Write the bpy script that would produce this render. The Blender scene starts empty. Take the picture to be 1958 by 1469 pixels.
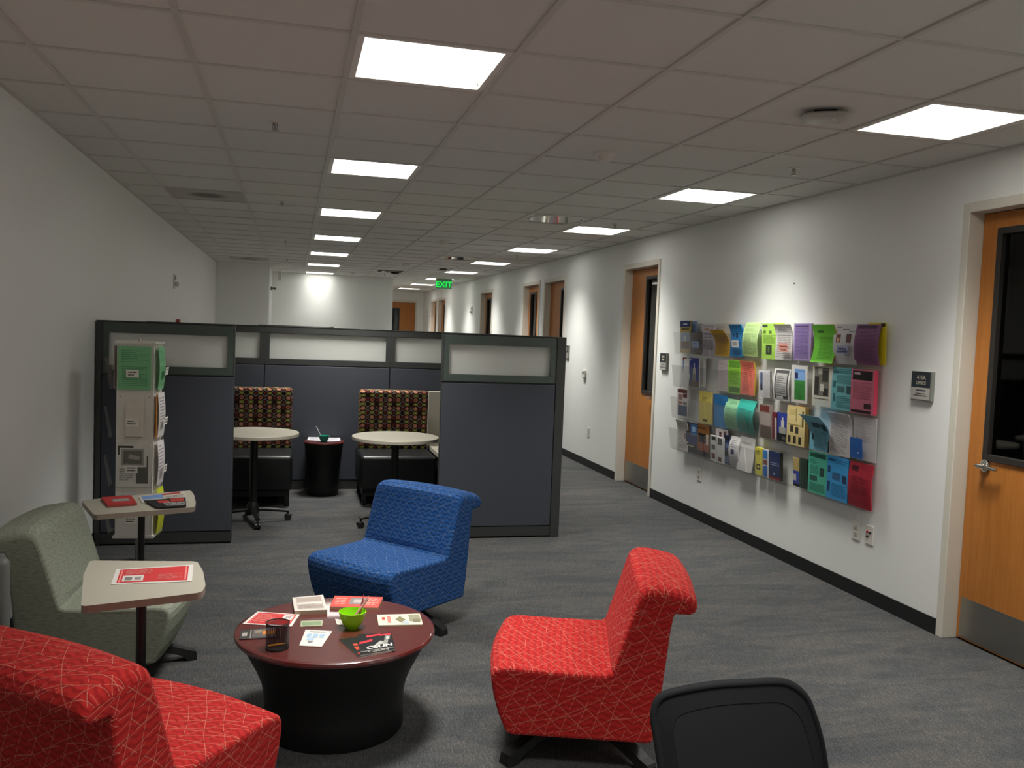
import bpy, bmesh, math, random
from mathutils import Vector, Matrix
random.seed(7)
S = bpy.context.scene
COL = S.collection
PI = math.pi
# ---------------------------------------------------------------- camera
cd = bpy.data.cameras.new('camera'); cam = bpy.data.objects.new('camera', cd); COL.objects.link(cam)
cd.sensor_width = 36.0; cd.lens = 1679.6/1958*36.0; cd.clip_start = 0.05; cd.clip_end = 100
_r = (0.9696803, -0.2413792, 0.0381591); _u = (-0.0230213, 0.0652268, 0.9976049); _f = (0.2432901, 0.9682363, -0.0576923)
CAMZ = 1.6214
cam.matrix_world = Matrix(((_r[0], _u[0], -_f[0], 0), (_r[1], _u[1], -_f[1], 0), (_r[2], _u[2], -_f[2], CAMZ), (0, 0, 0, 1)))
S.camera = cam
# ---------------------------------------------------------------- world, exposure
w = bpy.data.worlds.new('world'); S.world = w; w.use_nodes = True
w.node_tree.nodes['Background'].inputs[0].default_value = (0.6, 0.65, 0.7, 1)
w.node_tree.nodes['Background'].inputs[1].default_value = 0.01
vs = S.view_settings
vs.view_transform = 'Standard'; vs.look = 'None'; vs.gamma = 1.0; vs.use_curve_mapping = False
vs.exposure = 0.12
S.cycles.transparent_max_bounces = 32; S.cycles.max_bounces = 16; S.cycles.diffuse_bounces = 8
LAMP = 21.5            # watts of each ceiling lamp
GLOW = 4.0            # strength of each diffuser
# ---------------------------------------------------------------- room measures
XR, XL, CZ = 3.5896, -1.345, 2.6845
GX, GY, G = -1.0271, 3.8965, 0.6096     # ceiling grid
YB, YE, YF, YS, XS, XC = -3.0, 24.975, 18.56, 16.42, -0.43, 2.015

# ---------------------------------------------------------------- materials
MATS = {}
def lin(h):
    if isinstance(h, (tuple, list)): return tuple(h)
    h = h.lstrip('#'); o = []
    for i in (0, 2, 4):
        c = int(h[i:i+2], 16)/255; o.append(c/12.92 if c <= .04045 else ((c+.055)/1.055)**2.4)
    return tuple(o)
def mat(name, color='#808080', rough=.6, metal=0, spec=.5, coat=0, coat_rough=.05, emit=None, emit_s=0, sheen=0):
    if name in MATS: return MATS[name]
    m = bpy.data.materials.new(name); m.use_nodes = True; MATS[name] = m
    b = m.node_tree.nodes['Principled BSDF']; c = lin(color)
    b.inputs['Base Color'].default_value = (*c, 1); b.inputs['Roughness'].default_value = rough
    b.inputs['Metallic'].default_value = metal; b.inputs['Specular IOR Level'].default_value = spec
    b.inputs['Coat Weight'].default_value = coat; b.inputs['Coat Roughness'].default_value = coat_rough
    if emit: b.inputs['Emission Color'].default_value = (*lin(emit), 1); b.inputs['Emission Strength'].default_value = emit_s
    if sheen: b.inputs['Sheen Weight'].default_value = sheen
    return m
def P(h, rough=.62): return mat('paper_' + h.lstrip('#'), h, rough, spec=.3)
class N:
    """small node-tree helper"""
    def __init__(s, name, **k):
        s.m = mat(name, **k); s.t = s.m.node_tree; s.b = s.t.nodes['Principled BSDF']
    def n(s, t, **k):
        o = s.t.nodes.new(t)
        for a, v in k.items(): setattr(o, a, v)
        return o
    def l(s, a, b): s.t.links.new(a, b)
    def val(s, sock, v):
        if hasattr(v, 'is_linked') or isinstance(v, bpy.types.NodeSocket): s.l(v, sock)
        else: sock.default_value = v
    def math(s, op, a, b=0.0, c=0.0, clamp=False):
        o = s.n('ShaderNodeMath', operation=op, use_clamp=clamp)
        s.val(o.inputs[0], a); s.val(o.inputs[1], b)
        if op in ('MULTIPLY_ADD', 'WRAP', 'SMOOTH_MIN'): s.val(o.inputs[2], c)
        return o.outputs[0]
    def mix(s, f, a, b):
        o = s.n('ShaderNodeMix', data_type='RGBA')
        s.val(o.inputs[0], f)
        for i, v in ((6, a), (7, b)):
            if isinstance(v, (tuple, list, str)): o.inputs[i].default_value = (*lin(v), 1)
            else: s.l(v, o.inputs[i])
        return o.outputs[2]
    def noise(s, vec, scale, detail=2, rough=.5, dist=0):
        o = s.n('ShaderNodeTexNoise'); s.l(vec, o.inputs['Vector']); o.inputs['Scale'].default_value = scale
        o.inputs['Detail'].default_value = detail; o.inputs['Roughness'].default_value = rough; o.inputs['Distortion'].default_value = dist
        return o.outputs[0]
    def ramp(s, f, stops, interp='LINEAR'):
        o = s.n('ShaderNodeValToRGB'); s.l(f, o.inputs[0]); e = o.color_ramp.elements; o.color_ramp.interpolation = interp
        while len(e) < len(stops): e.new(.5)
        for i, (p, c) in enumerate(stops): e[i].position = p; e[i].color = (*lin(c), 1)
        return o.outputs[0]
    def mapping(s, vec, scale=(1, 1, 1), rot=(0, 0, 0)):
        o = s.n('ShaderNodeMapping'); s.l(vec, o.inputs[0]); o.inputs['Scale'].default_value = scale; o.inputs['Rotation'].default_value = rot
        return o.outputs[0]
    def coord(s, which='Object'): return s.n('ShaderNodeTexCoord').outputs[which]
    def bump(s, h, strength=.2, dist=.002):
        o = s.n('ShaderNodeBump'); s.l(h, o.inputs['Height']); o.inputs['Strength'].default_value = strength; o.inputs['Distance'].default_value = dist
        s.l(o.outputs[0], s.b.inputs['Normal'])
    def base(s, c): s.l(c, s.b.inputs['Base Color'])

def m_wall(name, c):
    k = N(name, color=c, rough=.55, spec=.35); co = k.coord()
    k.bump(k.noise(co, 260, 2), .08, .001); return k.m
WALL = m_wall('wall_paint', '#ecedea')
def m_ceiling():
    k = N('ceiling_tile', color='#c9c4bd', rough=.9, spec=.1); co = k.coord()
    v = k.noise(co, 150, 3, .7)
    k.base(k.mix(v, '#d3d2cd', '#e3e2dd')); k.bump(v, .15, .001); return k.m
TILE = m_ceiling()
TEE = mat('grid_white', '#cbc8c2', .5)
def m_carpet():
    k = N('carpet', rough=.95, spec=.1); co = k.coord()
    big = k.noise(k.mapping(co, (.8, 2.6, 1), (0, 0, .10)), 1.9, 5, .68, .8)
    mid = k.noise(k.mapping(co, (1.5, 3.4, 1)), 4.3, 4, .65, .6)
    fine = k.noise(co, 150, 4, .85)
    row = k.noise(k.mapping(co, (1, .10, 1), (0, 0, .02)), 170, 2, .7)
    c1 = k.ramp(big, [(.34, '#4e5052'), (.47, '#575859'), (.55, '#5f5e5d'), (.68, '#646260')])
    c2 = k.mix(k.math('MULTIPLY', k.math('MULTIPLY_ADD', mid, 6.0, -2.9, clamp=True), .5), c1, '#52565b')
    sp = k.ramp(k.math('MULTIPLY_ADD', row, .25, k.math('MULTIPLY', fine, .75)), [(.38, '#101113'), (.5, '#808080'), (.63, '#f2ede4')])
    o = k.n('ShaderNodeMix', data_type='RGBA', blend_type='OVERLAY'); o.inputs[0].default_value = .6
    k.l(c2, o.inputs[6]); k.l(sp, o.inputs[7])
    k.base(o.outputs[2]); k.bump(fine, .5, .004); return k.m
CARPET = m_carpet()
def m_wood():
    k = N('door_wood', rough=.42, spec=.4); co = k.coord()
    g = k.noise(k.mapping(co, (14, 14, .8)), 3, 4, .6, .6)
    k.base(k.ramp(g, [(.3, '#a8672a'), (.7, '#b97736')])); return k.m
WOOD = m_wood()
FRAME = mat('door_frame_paint', '#d6d1c4', .45)
STEEL = mat('brushed_steel', '#a9a69f', .32, 1)
CHROME = mat('satin_chrome', '#c9c7c2', .22, 1)
BLACKP = mat('black_plastic', '#121213', .45)
RUBBER = mat('black_baseboard', '#17181a', .6)
WHITEP = mat('white_plastic', '#dedad2', .4)
GREYP = mat('grey_plastic', '#6e716d', .5)
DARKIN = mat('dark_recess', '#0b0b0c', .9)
WFRAME = mat('bronze_window_frame', '#2c2926', .45)
def m_glass(name, tint, fac, rough=.03, cap=1.0):
    m = bpy.data.materials.new(name); m.use_nodes = True; t = m.node_tree; t.nodes.clear()
    o = t.nodes.new('ShaderNodeOutputMaterial'); mx = t.nodes.new('ShaderNodeMixShader'); a = t.nodes.new('ShaderNodeBsdfTransparent'); g = t.nodes.new('ShaderNodeBsdfGlossy')
    lw = t.nodes.new('ShaderNodeLayerWeight'); lw.inputs[0].default_value = fac
    a.inputs[0].default_value = (*tint, 1); g.inputs['Roughness'].default_value = rough
    mu = t.nodes.new('ShaderNodeMath'); mu.operation = 'MULTIPLY'; mu.inputs[1].default_value = cap; t.links.new(lw.outputs['Fresnel'], mu.inputs[0]); t.links.new(mu.outputs[0], mx.inputs[0]); t.links.new(a.outputs[0], mx.inputs[1]); t.links.new(g.outputs[0], mx.inputs[2]); t.links.new(mx.outputs[0], o.inputs[0])
    return m
GLASS = m_glass('window_glass', (.35, .37, .38), .35)
ACRYL = m_glass('clear_acrylic', (.985, .985, .98), .12, .10, .30)
def m_frost():
    m = bpy.data.materials.new('frosted_glass'); m.use_nodes = True; t = m.node_tree; t.nodes.clear()
    o = t.nodes.new('ShaderNodeOutputMaterial'); mx = t.nodes.new('ShaderNodeMixShader'); a = t.nodes.new('ShaderNodeBsdfTranslucent'); b = t.nodes.new('ShaderNodeBsdfPrincipled')
    a.inputs[0].default_value = (.93, .94, .91, 1); b.inputs['Base Color'].default_value = (.80, .81, .78, 1); b.inputs['Roughness'].default_value = .35
    mx.inputs[0].default_value = .5
    t.links.new(a.outputs[0], mx.inputs[1]); t.links.new(b.outputs[0], mx.inputs[2]); t.links.new(mx.outputs[0], o.inputs[0]); return m
FROST = m_frost()
PFRAME = mat('panel_frame', '#3a3c3b', .45)
PGREEN = mat('glass_border', '#47524c', .25)
def m_pfab():
    k = N('panel_fabric', rough=.9, spec=.15); co = k.coord()
    f = k.noise(k.mapping(co, (1, 1, 1)), 420, 2, .7)
    k.base(k.mix(f, '#3e4148', '#555861')); k.bump(f, .2, .001); return k.m
PFAB = m_pfab()
def m_fabric(name, base, dark, line, ls, amount, sub):
    """upholstery: flat weave crossed by a net of thin stitched lines over faint zigzag rows"""
    k = N(name, rough=.85, spec=.15, sheen=.03); uv = k.coord('UV')
    nz = k.n('ShaderNodeTexNoise'); k.l(uv, nz.inputs['Vector']); nz.inputs['Scale'].default_value = 9
    sx = k.n('ShaderNodeSeparateXYZ'); k.l(uv, sx.inputs[0]); u, v = sx.outputs[0], sx.outputs[1]
    tri = k.math('PINGPONG', u, .022)
    zz = k.math('FRACT', k.math('ADD', k.math('MULTIPLY', v, 42), k.math('MULTIPLY', tri, 22)))
    zf = k.math('MULTIPLY', k.math('LESS_THAN', zz, .45), sub)
    c = k.mix(zf, base, dark)
    def fam(a, b, f, amp, sc, wd, mk):
        """one family of wandering stitched lines, broken up by a mask"""
        q = k.n('ShaderNodeTexNoise'); k.l(k.mapping(uv, (1, 1, 1), (0, 0, f)), q.inputs['Vector']); q.inputs['Scale'].default_value = sc; q.inputs['Detail'].default_value = 1
        t = k.math('ADD', k.math('MULTIPLY', k.math('ADD', k.math('MULTIPLY', u, a), k.math('MULTIPLY', v, b)), f), k.math('MULTIPLY', q.outputs[0], amp))
        o = k.math('LESS_THAN', k.math('FRACT', t), wd)
        return k.math('MULTIPLY', o, k.math('GREATER_THAN', k.noise(k.mapping(uv, (1, 1, 1), (0, 0, f+1)), 11, 1), mk))
    e1 = fam(-.50, .87, ls, .9, 3.5, .036, .36)
    e2 = fam(.94, -.34, ls*.8, .8, 4, .032, .40)
    e3 = fam(.68, .73, ls*.75, .9, 3.5, .032, .43)
    e4 = fam(-.30, .95, ls*.7, 1.4, 5, .03, .46)
    e = k.math('MAXIMUM', k.math('MAXIMUM', e1, e2), k.math('MAXIMUM', e3, e4))
    br = k.noise(uv, 45, 2)
    e = k.math('MULTIPLY', e, k.math('MULTIPLY', k.math('GREATER_THAN', br, .34), amount))
    k.base(k.mix(e, c, line))
    k.bump(k.noise(uv, 700, 2, .8), .12, .001); return k.m
FAB_RED = m_fabric('red_upholstery', '#b42826', '#941d1c', '#d08a76', 23, .62, .75)
FAB_BLUE = m_fabric('blue_upholstery', '#24528f', '#173a68', '#7888a0', 26, .55, .9)
def m_sage():
    k = N('sage_upholstery', rough=.9, spec=.15); uv = k.coord('UV')
    st = k.noise(k.mapping(uv, (1, 4.5, 1), (0, 0, .5)), 34, 2, .6)
    c = k.ramp(st, [(.33, '#7b8073'), (.46, '#8d9283'), (.7, '#979c8d')])
    k.base(c); k.bump(k.noise(uv, 500, 2), .15, .001); return k.m
FAB_SAGE = m_sage()
def m_circles():
    k = N('circle_print_fabric', rough=.85, spec=.15); uv = k.coord('UV'); PIT = 1/.084
    def grid(off, scale=1.0):
        mp = k.n('ShaderNodeMapping'); k.l(uv, mp.inputs[0]); mp.inputs['Location'].default_value = (*off, 0); mp.inputs['Scale'].default_value = (scale, scale, 1)
        vo = k.n('ShaderNodeTexVoronoi', feature='F1', voronoi_dimensions='2D'); k.l(mp.outputs[0], vo.inputs['Vector']); vo.inputs['Scale'].default_value = PIT; vo.inputs['Randomness'].default_value = 0.0
        wn = k.n('ShaderNodeTexWhiteNoise', noise_dimensions='3D'); k.l(vo.outputs['Position'], wn.inputs['Vector'])
        return vo.outputs['Distance'], wn.outputs['Value']
    lt = lambda d, r: k.math('LESS_THAN', d, r)
    c = k.mix(0.0, '#1b1411', '#1b1411')
    d, r = grid((.042, .042)); ring = k.ramp(r, [(0, '#807b74'), (.4, '#7a706a'), (.6, '#8d877e'), (.8, '#5b2b28')], 'CONSTANT')      # chain links between the dots
    c = k.mix(lt(d, .33), c, ring); c = k.mix(lt(d, .25), c, '#221a16'); c = k.mix(lt(d, .13), c, k.ramp(r, [(0, '#7a2f2b'), (.5, '#231a16')], 'CONSTANT'))
    d, r = grid((.0, .042)); c = k.mix(lt(d, .25), c, '#7c7d3c'); c = k.mix(lt(d, .11), c, '#a9ab50')
    d, r = grid((.042, .0)); c = k.mix(lt(d, .19), c, k.ramp(r, [(0, '#6d5a50'), (.5, '#6a302c')], 'CONSTANT')); c = k.mix(lt(d, .08), c, '#2a1a16')
    d, r = grid((0, 0)); c = k.mix(lt(d, .36), c, '#241712'); c = k.mix(lt(d, .24), c, k.ramp(r, [(0, '#b57a60'), (.5, '#9a5c4a'), (.75, '#a86d58')], 'CONSTANT')); c = k.mix(lt(d, .10), c, k.ramp(r, [(0, '#c39a82'), (.6, '#7c4034')], 'CONSTANT'))
    k.base(c); return k.m
FAB_CIRC = m_circles()
LEATHER = mat('black_vinyl', '#17191a', .38, spec=.5)
def m_lam():
    k = N('cream_laminate', rough=.45); co = k.coord()
    k.base(k.mix(k.noise(co, 300, 3, .8), '#aaa496', '#b9b3a4')); return k.m
LAM = m_lam()
LAMEDGE = mat('laminate_edge', '#8a7d70', .5)
def m_mahog():
    k = N('mahogany_laminate', rough=.3, spec=.5, coat=1.0, coat_rough=.03); co = k.coord()
    g = k.noise(k.mapping(co, (3, 30, 3)), 4, 3, .6, .4)
    k.base(k.ramp(g, [(.3, '#4e1f1d'), (.7, '#642826')])); return k.m
MAHOG = m_mahog()
DRUM = mat('black_drum', '#0d0d0e', .55)
BASEM = mat('black_base', '#101011', .5)

# ---------------------------------------------------------------- mesh builder
class MB:
    def __init__(s): s.v = []; s.f = []; s.m = []; s.uv = []; s.mats = []
    def mi(s, m):
        if m not in s.mats: s.mats.append(m)
        return s.mats.index(m)
    def face(s, pts, m, uv=None):
        i = len(s.v); s.v.extend(Vector(p) for p in pts); s.f.append(tuple(range(i, i+len(pts)))); s.m.append(s.mi(m)); s.uv.append(uv)
    def add(s, verts, faces, m, uvs=None):
        i = len(s.v); s.v.extend(Vector(p) for p in verts); k = s.mi(m)
        for j, f in enumerate(faces): s.f.append(tuple(i+a for a in f)); s.m.append(k); s.uv.append(uvs[j] if uvs else None)
    def box(s, x0, y0, z0, x1, y1, z1, m, bevel=0, seg=2, M=None):
        bm = bmesh.new(); bmesh.ops.create_cube(bm, size=1)
        for v in bm.verts: v.co = Vector((x0+(v.co.x+.5)*(x1-x0), y0+(v.co.y+.5)*(y1-y0), z0+(v.co.z+.5)*(z1-z0)))
        if bevel: bmesh.ops.bevel(bm, geom=list(bm.edges), offset=bevel, segments=seg, affect='EDGES', profile=.5)
        s.bm(bm, m, M)
    def bm(s, bm, m, M=None):
        bm.verts.index_update()
        s.add([(M @ v.co) if M else v.co.copy() for v in bm.verts], [[v.index for v in f.verts] for f in bm.faces], m); bm.free()
    def lathe(s, prof, m, n=32, c=(0, 0, 0), M=None, cap=True):
        v = []; f = []; k = len(prof)
        for i in range(n):
            a = 2*PI*i/n
            for r, z in prof: v.append(Vector((c[0]+r*math.cos(a), c[1]+r*math.sin(a), c[2]+z)))
        for i in range(n):
            j = (i+1) % n
            for q in range(k-1): f.append((i*k+q, j*k+q, j*k+q+1, i*k+q+1))
        if cap:
            f.append(tuple(i*k for i in range(n-1, -1, -1))); f.append(tuple(i*k+k-1 for i in range(n)))
        if M: v = [M @ p for p in v]
        s.add(v, f, m)
    def tube(s, pts, r, m, n=10, cap=True, flat=1.0, ref=None):
        pts = [Vector(p) for p in pts]; rr = r if isinstance(r, (list, tuple)) else [r]*len(pts); v = []; f = []
        for i, p in enumerate(pts):
            t = (pts[min(i+1, len(pts)-1)]-pts[max(i-1, 0)]).normalized()
            a = t.cross(Vector(ref or (0, 0, 1)))
            if a.length < 1e-3: a = Vector((1, 0, 0))
            a.normalize(); b = t.cross(a)
            for q in range(n):
                g = 2*PI*q/n; v.append(p+a*(rr[i]*math.cos(g))+b*(rr[i]*flat*math.sin(g)))
        for i in range(len(pts)-1):
            for q in range(n): f.append((i*n+q, i*n+(q+1) % n, (i+1)*n+(q+1) % n, (i+1)*n+q))
        if cap: f.append(tuple(range(n-1, -1, -1))); f.append(tuple((len(pts)-1)*n+q for q in range(n)))
        s.add(v, f, m)
    def prism(s, poly, z0, z1, m, M=None):
        n = len(poly); v = [Vector((p[0], p[1], z0)) for p in poly]+[Vector((p[0], p[1], z1)) for p in poly]
        f = [tuple(range(n-1, -1, -1)), tuple(range(n, 2*n))]+[(i, (i+1) % n, n+(i+1) % n, n+i) for i in range(n)]
        if M: v = [M @ p for p in v]
        s.add(v, f, m)
    def text(s, txt, size, m, M, depth=.0006, align='CENTER', bold=0):
        cu = bpy.data.curves.new('t', 'FONT'); cu.body = txt; cu.size = size; cu.align_x = align; cu.align_y = 'CENTER'; cu.extrude = depth; cu.offset = bold
        o = bpy.data.objects.new('t', cu); COL.objects.link(o); bpy.context.view_layer.update()
        e = o.evaluated_get(bpy.context.evaluated_depsgraph_get()); me = e.to_mesh()
        s.add([M @ v.co for v in me.vertices], [tuple(p.vertices) for p in me.polygons], m)
        e.to_mesh_clear(); bpy.data.objects.remove(o); bpy.data.curves.remove(cu)
    def build(s, name, parent=None, loc=None, smooth=None):
        me = bpy.data.meshes.new(name); L = Vector(loc) if loc else Vector((0, 0, 0))
        me.from_pydata([v-L for v in s.v], [], s.f)
        for m in s.mats: me.materials.append(m)
        me.polygons.foreach_set('material_index', s.m)
        if any(s.uv):
            ul = me.uv_layers.new(name='UVMap')
            for p, uv in zip(me.polygons, s.uv):
                for k, li in enumerate(p.loop_indices): ul.data[li].uv = uv[k] if uv else (0, 0)
        me.update()
        if smooth:
            me.shade_smooth(); me.set_sharp_from_angle(angle=math.radians(smooth))
        o = bpy.data.objects.new(name, me); COL.objects.link(o); o.location = L
        if parent: o.parent = parent
        return o
def tag(o, label=None, cat=None, group=None, kind=None):
    if label: o['label'] = label
    if cat: o['category'] = cat
    if group: o['group'] = group
    if kind: o['kind'] = kind
    return o
def thing(name, label, cat, loc, rz=0, group=None):
    o = bpy.data.objects.new(name, None); COL.objects.link(o); o.location = loc; o.rotation_euler = (0, 0, rz); o.empty_display_size = .1
    return tag(o, label, cat, group)
def struct(mb, name, loc=None, smooth=None, parent=None):
    o = mb.build(name, parent, loc, smooth)
    if not parent: o['kind'] = 'structure'
    return o
def dup(root, label, loc=None, rz=None, group=None):
    r = root.copy(); COL.objects.link(r)
    if loc: r.location = loc
    if rz is not None: r.rotation_euler = (0, 0, rz)
    r['label'] = label
    if group: r['group'] = group
    for ch in list(root.children):
        c = ch.copy(); COL.objects.link(c); c.parent = r
        for g in ch.children:
            d = g.copy(); COL.objects.link(d); d.parent = c
    return r

# ================================================================ SETTING
# ---- floor
m = MB(); m.box(XL-.1, YB, -.1, XR+.4, YE+.3, 0, CARPET); struct(m, 'floor')
# ---- right wall with door openings (outer frame extents along y)
DOORS = [  # y0, y1, window (near, far) on the leaf, handle y, handle side
    (3.16, 4.16, (3.615, 3.985), 3.975),
    (8.30, 9.31, (8.47, 8.837), 8.486),
    (11.48, 12.53, (11.68, 11.93), 11.66),
    (12.76, 13.76, (13.23, 13.575), 13.6),
    (16.0, 17.06, (16.25, 16.84), 16.18),
    (21.19, 22.29, (21.5, 21.9), 21.36),
    (22.53, 23.52, (22.95, 23.25), 23.36)]
ZD = 2.43
m = MB(); y = YB; T = .18
for a, b, _, _ in DOORS:
    m.box(XR, y, 0, XR+T, a+.03, CZ+.02, WALL); m.box(XR, a+.03, ZD-.03, XR+T, b-.03, CZ+.02, WALL); y = b-.03
m.box(XR, y, 0, XR+T, YE+.2, CZ+.02, WALL); struct(m, 'wall_right')
m = MB(); m.box(XL-.15, YB, 0, XL, YS, CZ+.02, WALL); struct(m, 'wall_left')
m = MB(); m.box(XL-.15, YS, 0, XS, YF+.15, CZ+.02, WALL); struct(m, 'wall_step')
m = MB(); m.box(XS, YF, 0, XC, YF+.15, CZ+.02, WALL); m.box(XC-.15, YF+.15, 0, XC, YE+.15, CZ+.02, WALL); struct(m, 'wall_far')
m = MB(); m.box(XL-.15, YB-.15, 0, XR+T, YB, CZ+.02, WALL); struct(m, 'wall_back')
# end wall with a door opening
EX0, EX1 = 2.42, 3.41
m = MB(); m.box(XC, YE, 0, EX0+.03, YE+.15, CZ+.02, WALL); m.box(EX1-.03, YE, 0, XR+T, YE+.15, CZ+.02, WALL); m.box(EX0+.03, YE, ZD-.03, EX1-.03, YE+.15, CZ+.02, WALL); struct(m, 'wall_end')
# ---- baseboards
m = MB(); y = YB
for a, b, _, _ in DOORS:
    m.box(XR-.008, y, 0, XR, a-.002, .092, RUBBER); y = b+.002
m.box(XR-.008, y, 0, XR, YE, .092, RUBBER); struct(m, 'baseboard_right')
m = MB(); m.box(XL, YB, 0, XL+.008, YS, .092, RUBBER); struct(m, 'baseboard_left')
m = MB(); m.box(XS, YF-.008, 0, XC, YF, .092, RUBBER); m.box(XL, YS-.008, 0, XS+.008, YS, .092, RUBBER); m.box(XS, YS, 0, XS+.008, YF, .092, RUBBER); struct(m, 'baseboard_far')
# ---- doors: frame > leaf (> pane, pane_frame, kick_plate, handle)
def door(i, a, b, win, hy):
    f = MB()
    for s in (a, b-.05): f.box(XR-.012, s, 0, XR+.19, s+.05, ZD, FRAME, .004)
    f.box(XR-.012, a+.05, ZD-.055, XR+.19, b-.05, ZD, FRAME, .004)
    for s in (a+.05, b-.065): f.box(XR+.125, s, 0, XR+.17, s+.015, ZD-.055, FRAME)      # stops
    fo = f.build('door_%d' % i, None, (XR, (a+b)/2, 0)); tag(fo, kind='structure')
    off = Vector((-XR, -(a+b)/2, 0))
    def part(mb, name, parent, smooth=None):
        mb.v = [v+off for v in mb.v]; return mb.build(name, parent, None, smooth)
    x0, x1 = XR+.082, XR+.124; a2, b2 = a+.054, b-.054; zt = ZD-.06; z0, z1 = 1.04, 2.275; w0, w1 = win
    l = MB()
    l.box(x0, a2, .012, x1, w0, zt, WOOD); l.box(x0, w1, .012, x1, b2, zt, WOOD); l.box(x0, w0, .012, x1, w1, z0, WOOD); l.box(x0, w0, z1, x1, w1, zt, WOOD)
    lo = part(l, 'leaf', fo)
    p = MB(); p.box(x0+.017, w0+.01, z0+.01, x0+.025, w1-.01, z1-.01, GLASS); part(p, 'pane', lo)
    r = MB(); e = .035
    for q in ((w0-.01, w0+e-.01), (w1-e+.01, w1+.01)): r.box(x0-.012, q[0], z0-.01, x1+.012, q[1], z1+.01, WFRAME, .003)
    for q in ((z0-.01, z0+e-.01), (z1-e+.01, z1+.01)): r.box(x0-.012, w0+e-.01, q[0], x1+.012, w1-e+.01, q[1], WFRAME, .003)
    part(r, 'pane_frame', lo)
    k = MB(); k.box(x0-.002, a2+.02, .02, x0, b2-.02, .245, STEEL); part(k, 'kick_plate', lo)
    h = MB(); sg = -1 if hy > (a+b)/2 else 1
    Mx = Matrix.Translation((x0, hy, 1.0)) @ Matrix.Rotation(-PI/2, 4, 'Y')
    h.lathe([(.034, 0), (.034, .012), (.026, .02), (.013, .022), (.013, .055), (.0, .055)], CHROME, 20, M=Mx, cap=False)
    h.tube([(x0-.05, hy-sg*.012, 1.0), (x0-.055, hy+sg*.03, 1.003), (x0-.052, hy+sg*.08, 1.0), (x0-.046, hy+sg*.125, .995)], [.011, .011, .010, .009], CHROME, 10)
    part(h, 'handle', lo, 40)
for i, d in enumerate(DOORS): door(i+1, *d)
# near-black slab behind the doors: darkness of unlit rooms put into its colour
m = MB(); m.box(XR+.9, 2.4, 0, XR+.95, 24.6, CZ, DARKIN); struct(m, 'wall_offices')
# end door
f = MB()
for s in (EX0, EX1-.05): f.box(s, YE-.012, 0, s+.05, YE+.15, ZD, FRAME, .004)
f.box(EX0+.05, YE-.012, ZD-.055, EX1-.05, YE+.15, ZD, FRAME, .004)
fo = f.build('door_8', None, ((EX0+EX1)/2, YE, 0)); fo['kind'] = 'structure'
off = Vector((-(EX0+EX1)/2, -YE, 0)); wl, wr = 2.56, 2.905
l = MB(); l.box(EX0+.054, YE+.06, .012, wl, YE+.1, ZD-.06, WOOD); l.box(wr, YE+.06, .012, EX1-.054, YE+.1, ZD-.06, WOOD); l.box(wl, YE+.06, .012, wr, YE+.1, 1.04, WOOD); l.box(wl, YE+.06, 2.2, wr, YE+.1, ZD-.06, WOOD)
l.v = [v+off for v in l.v]; lo = l.build('leaf', fo)
p = MB(); p.box(wl, YE+.075, 1.04, wr, YE+.083, 2.2, GLASS); p.v = [v+off for v in p.v]; p.build('pane', lo)
r = MB()
for q in (wl-.02, wr-.02): r.box(q, YE+.045, 1.02, q+.04, YE+.06, 2.22, WFRAME)
for q in (1.02, 2.18): r.box(wl+.02, YE+.045, q, wr-.02, YE+.06, q+.04, WFRAME)
r.v = [v+off for v in r.v]; r.build('pane_frame', lo)
m = MB(); m.box(XC, YE+.9, 0, XR, YE+.95, CZ, DARKIN); struct(m, 'wall_beyond')  # black sheet, its colour standing in for the dark past the end door

# ---- ceiling: tile field with openings for the recessed lights and round reflectors
LIGHT_L = [(2, -1+4*k) for k in range(7)]; LIGHT_R = [(6, -1+4*k) for k in range(9)]; LIGHT_FILL = [(6, -5), (2, -5), (6, -9), (2, -9)]  # last list: unseen panels added behind the viewpoint to brighten the foreground
TUBES = [(5, 6), (5, 14)]
HOLES = set(LIGHT_L+LIGHT_R+LIGHT_FILL+TUBES)
xs = [XL]+[GX+G*i for i in range(8)]+[XR]
j0 = int((YB-GY)/G)-1; j1 = int((YE-GY)/G)+1
m = MB()
for j in range(j0, j1+1):
    ya = max(YB, GY+G*j); yb = min(YE, GY+G*(j+1))
    if yb <= ya: continue
    for i in range(9):
        if (i-1, j) in HOLES: continue
        m.box(xs[i], ya, CZ, xs[i+1], yb, CZ+.02, TILE)
struct(m, 'ceiling')
m = MB(); W = .012
for i in range(8): m.box(GX+G*i-W, YB, CZ-.007, GX+G*i+W, YE, CZ+.003, TEE)
for j in range(j0, j1+2):
    y = GY+G*j
    if YB < y < YE: m.box(XL, y-W, CZ-.0055, XR, y+W, CZ+.003, TEE)
m.box(XL, YB, CZ-.008, XL+.02, YS, CZ+.002, TEE); m.box(XR-.02, YB, CZ-.008, XR, YE, CZ+.002, TEE)
struct(m, 'trim_1')
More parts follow.
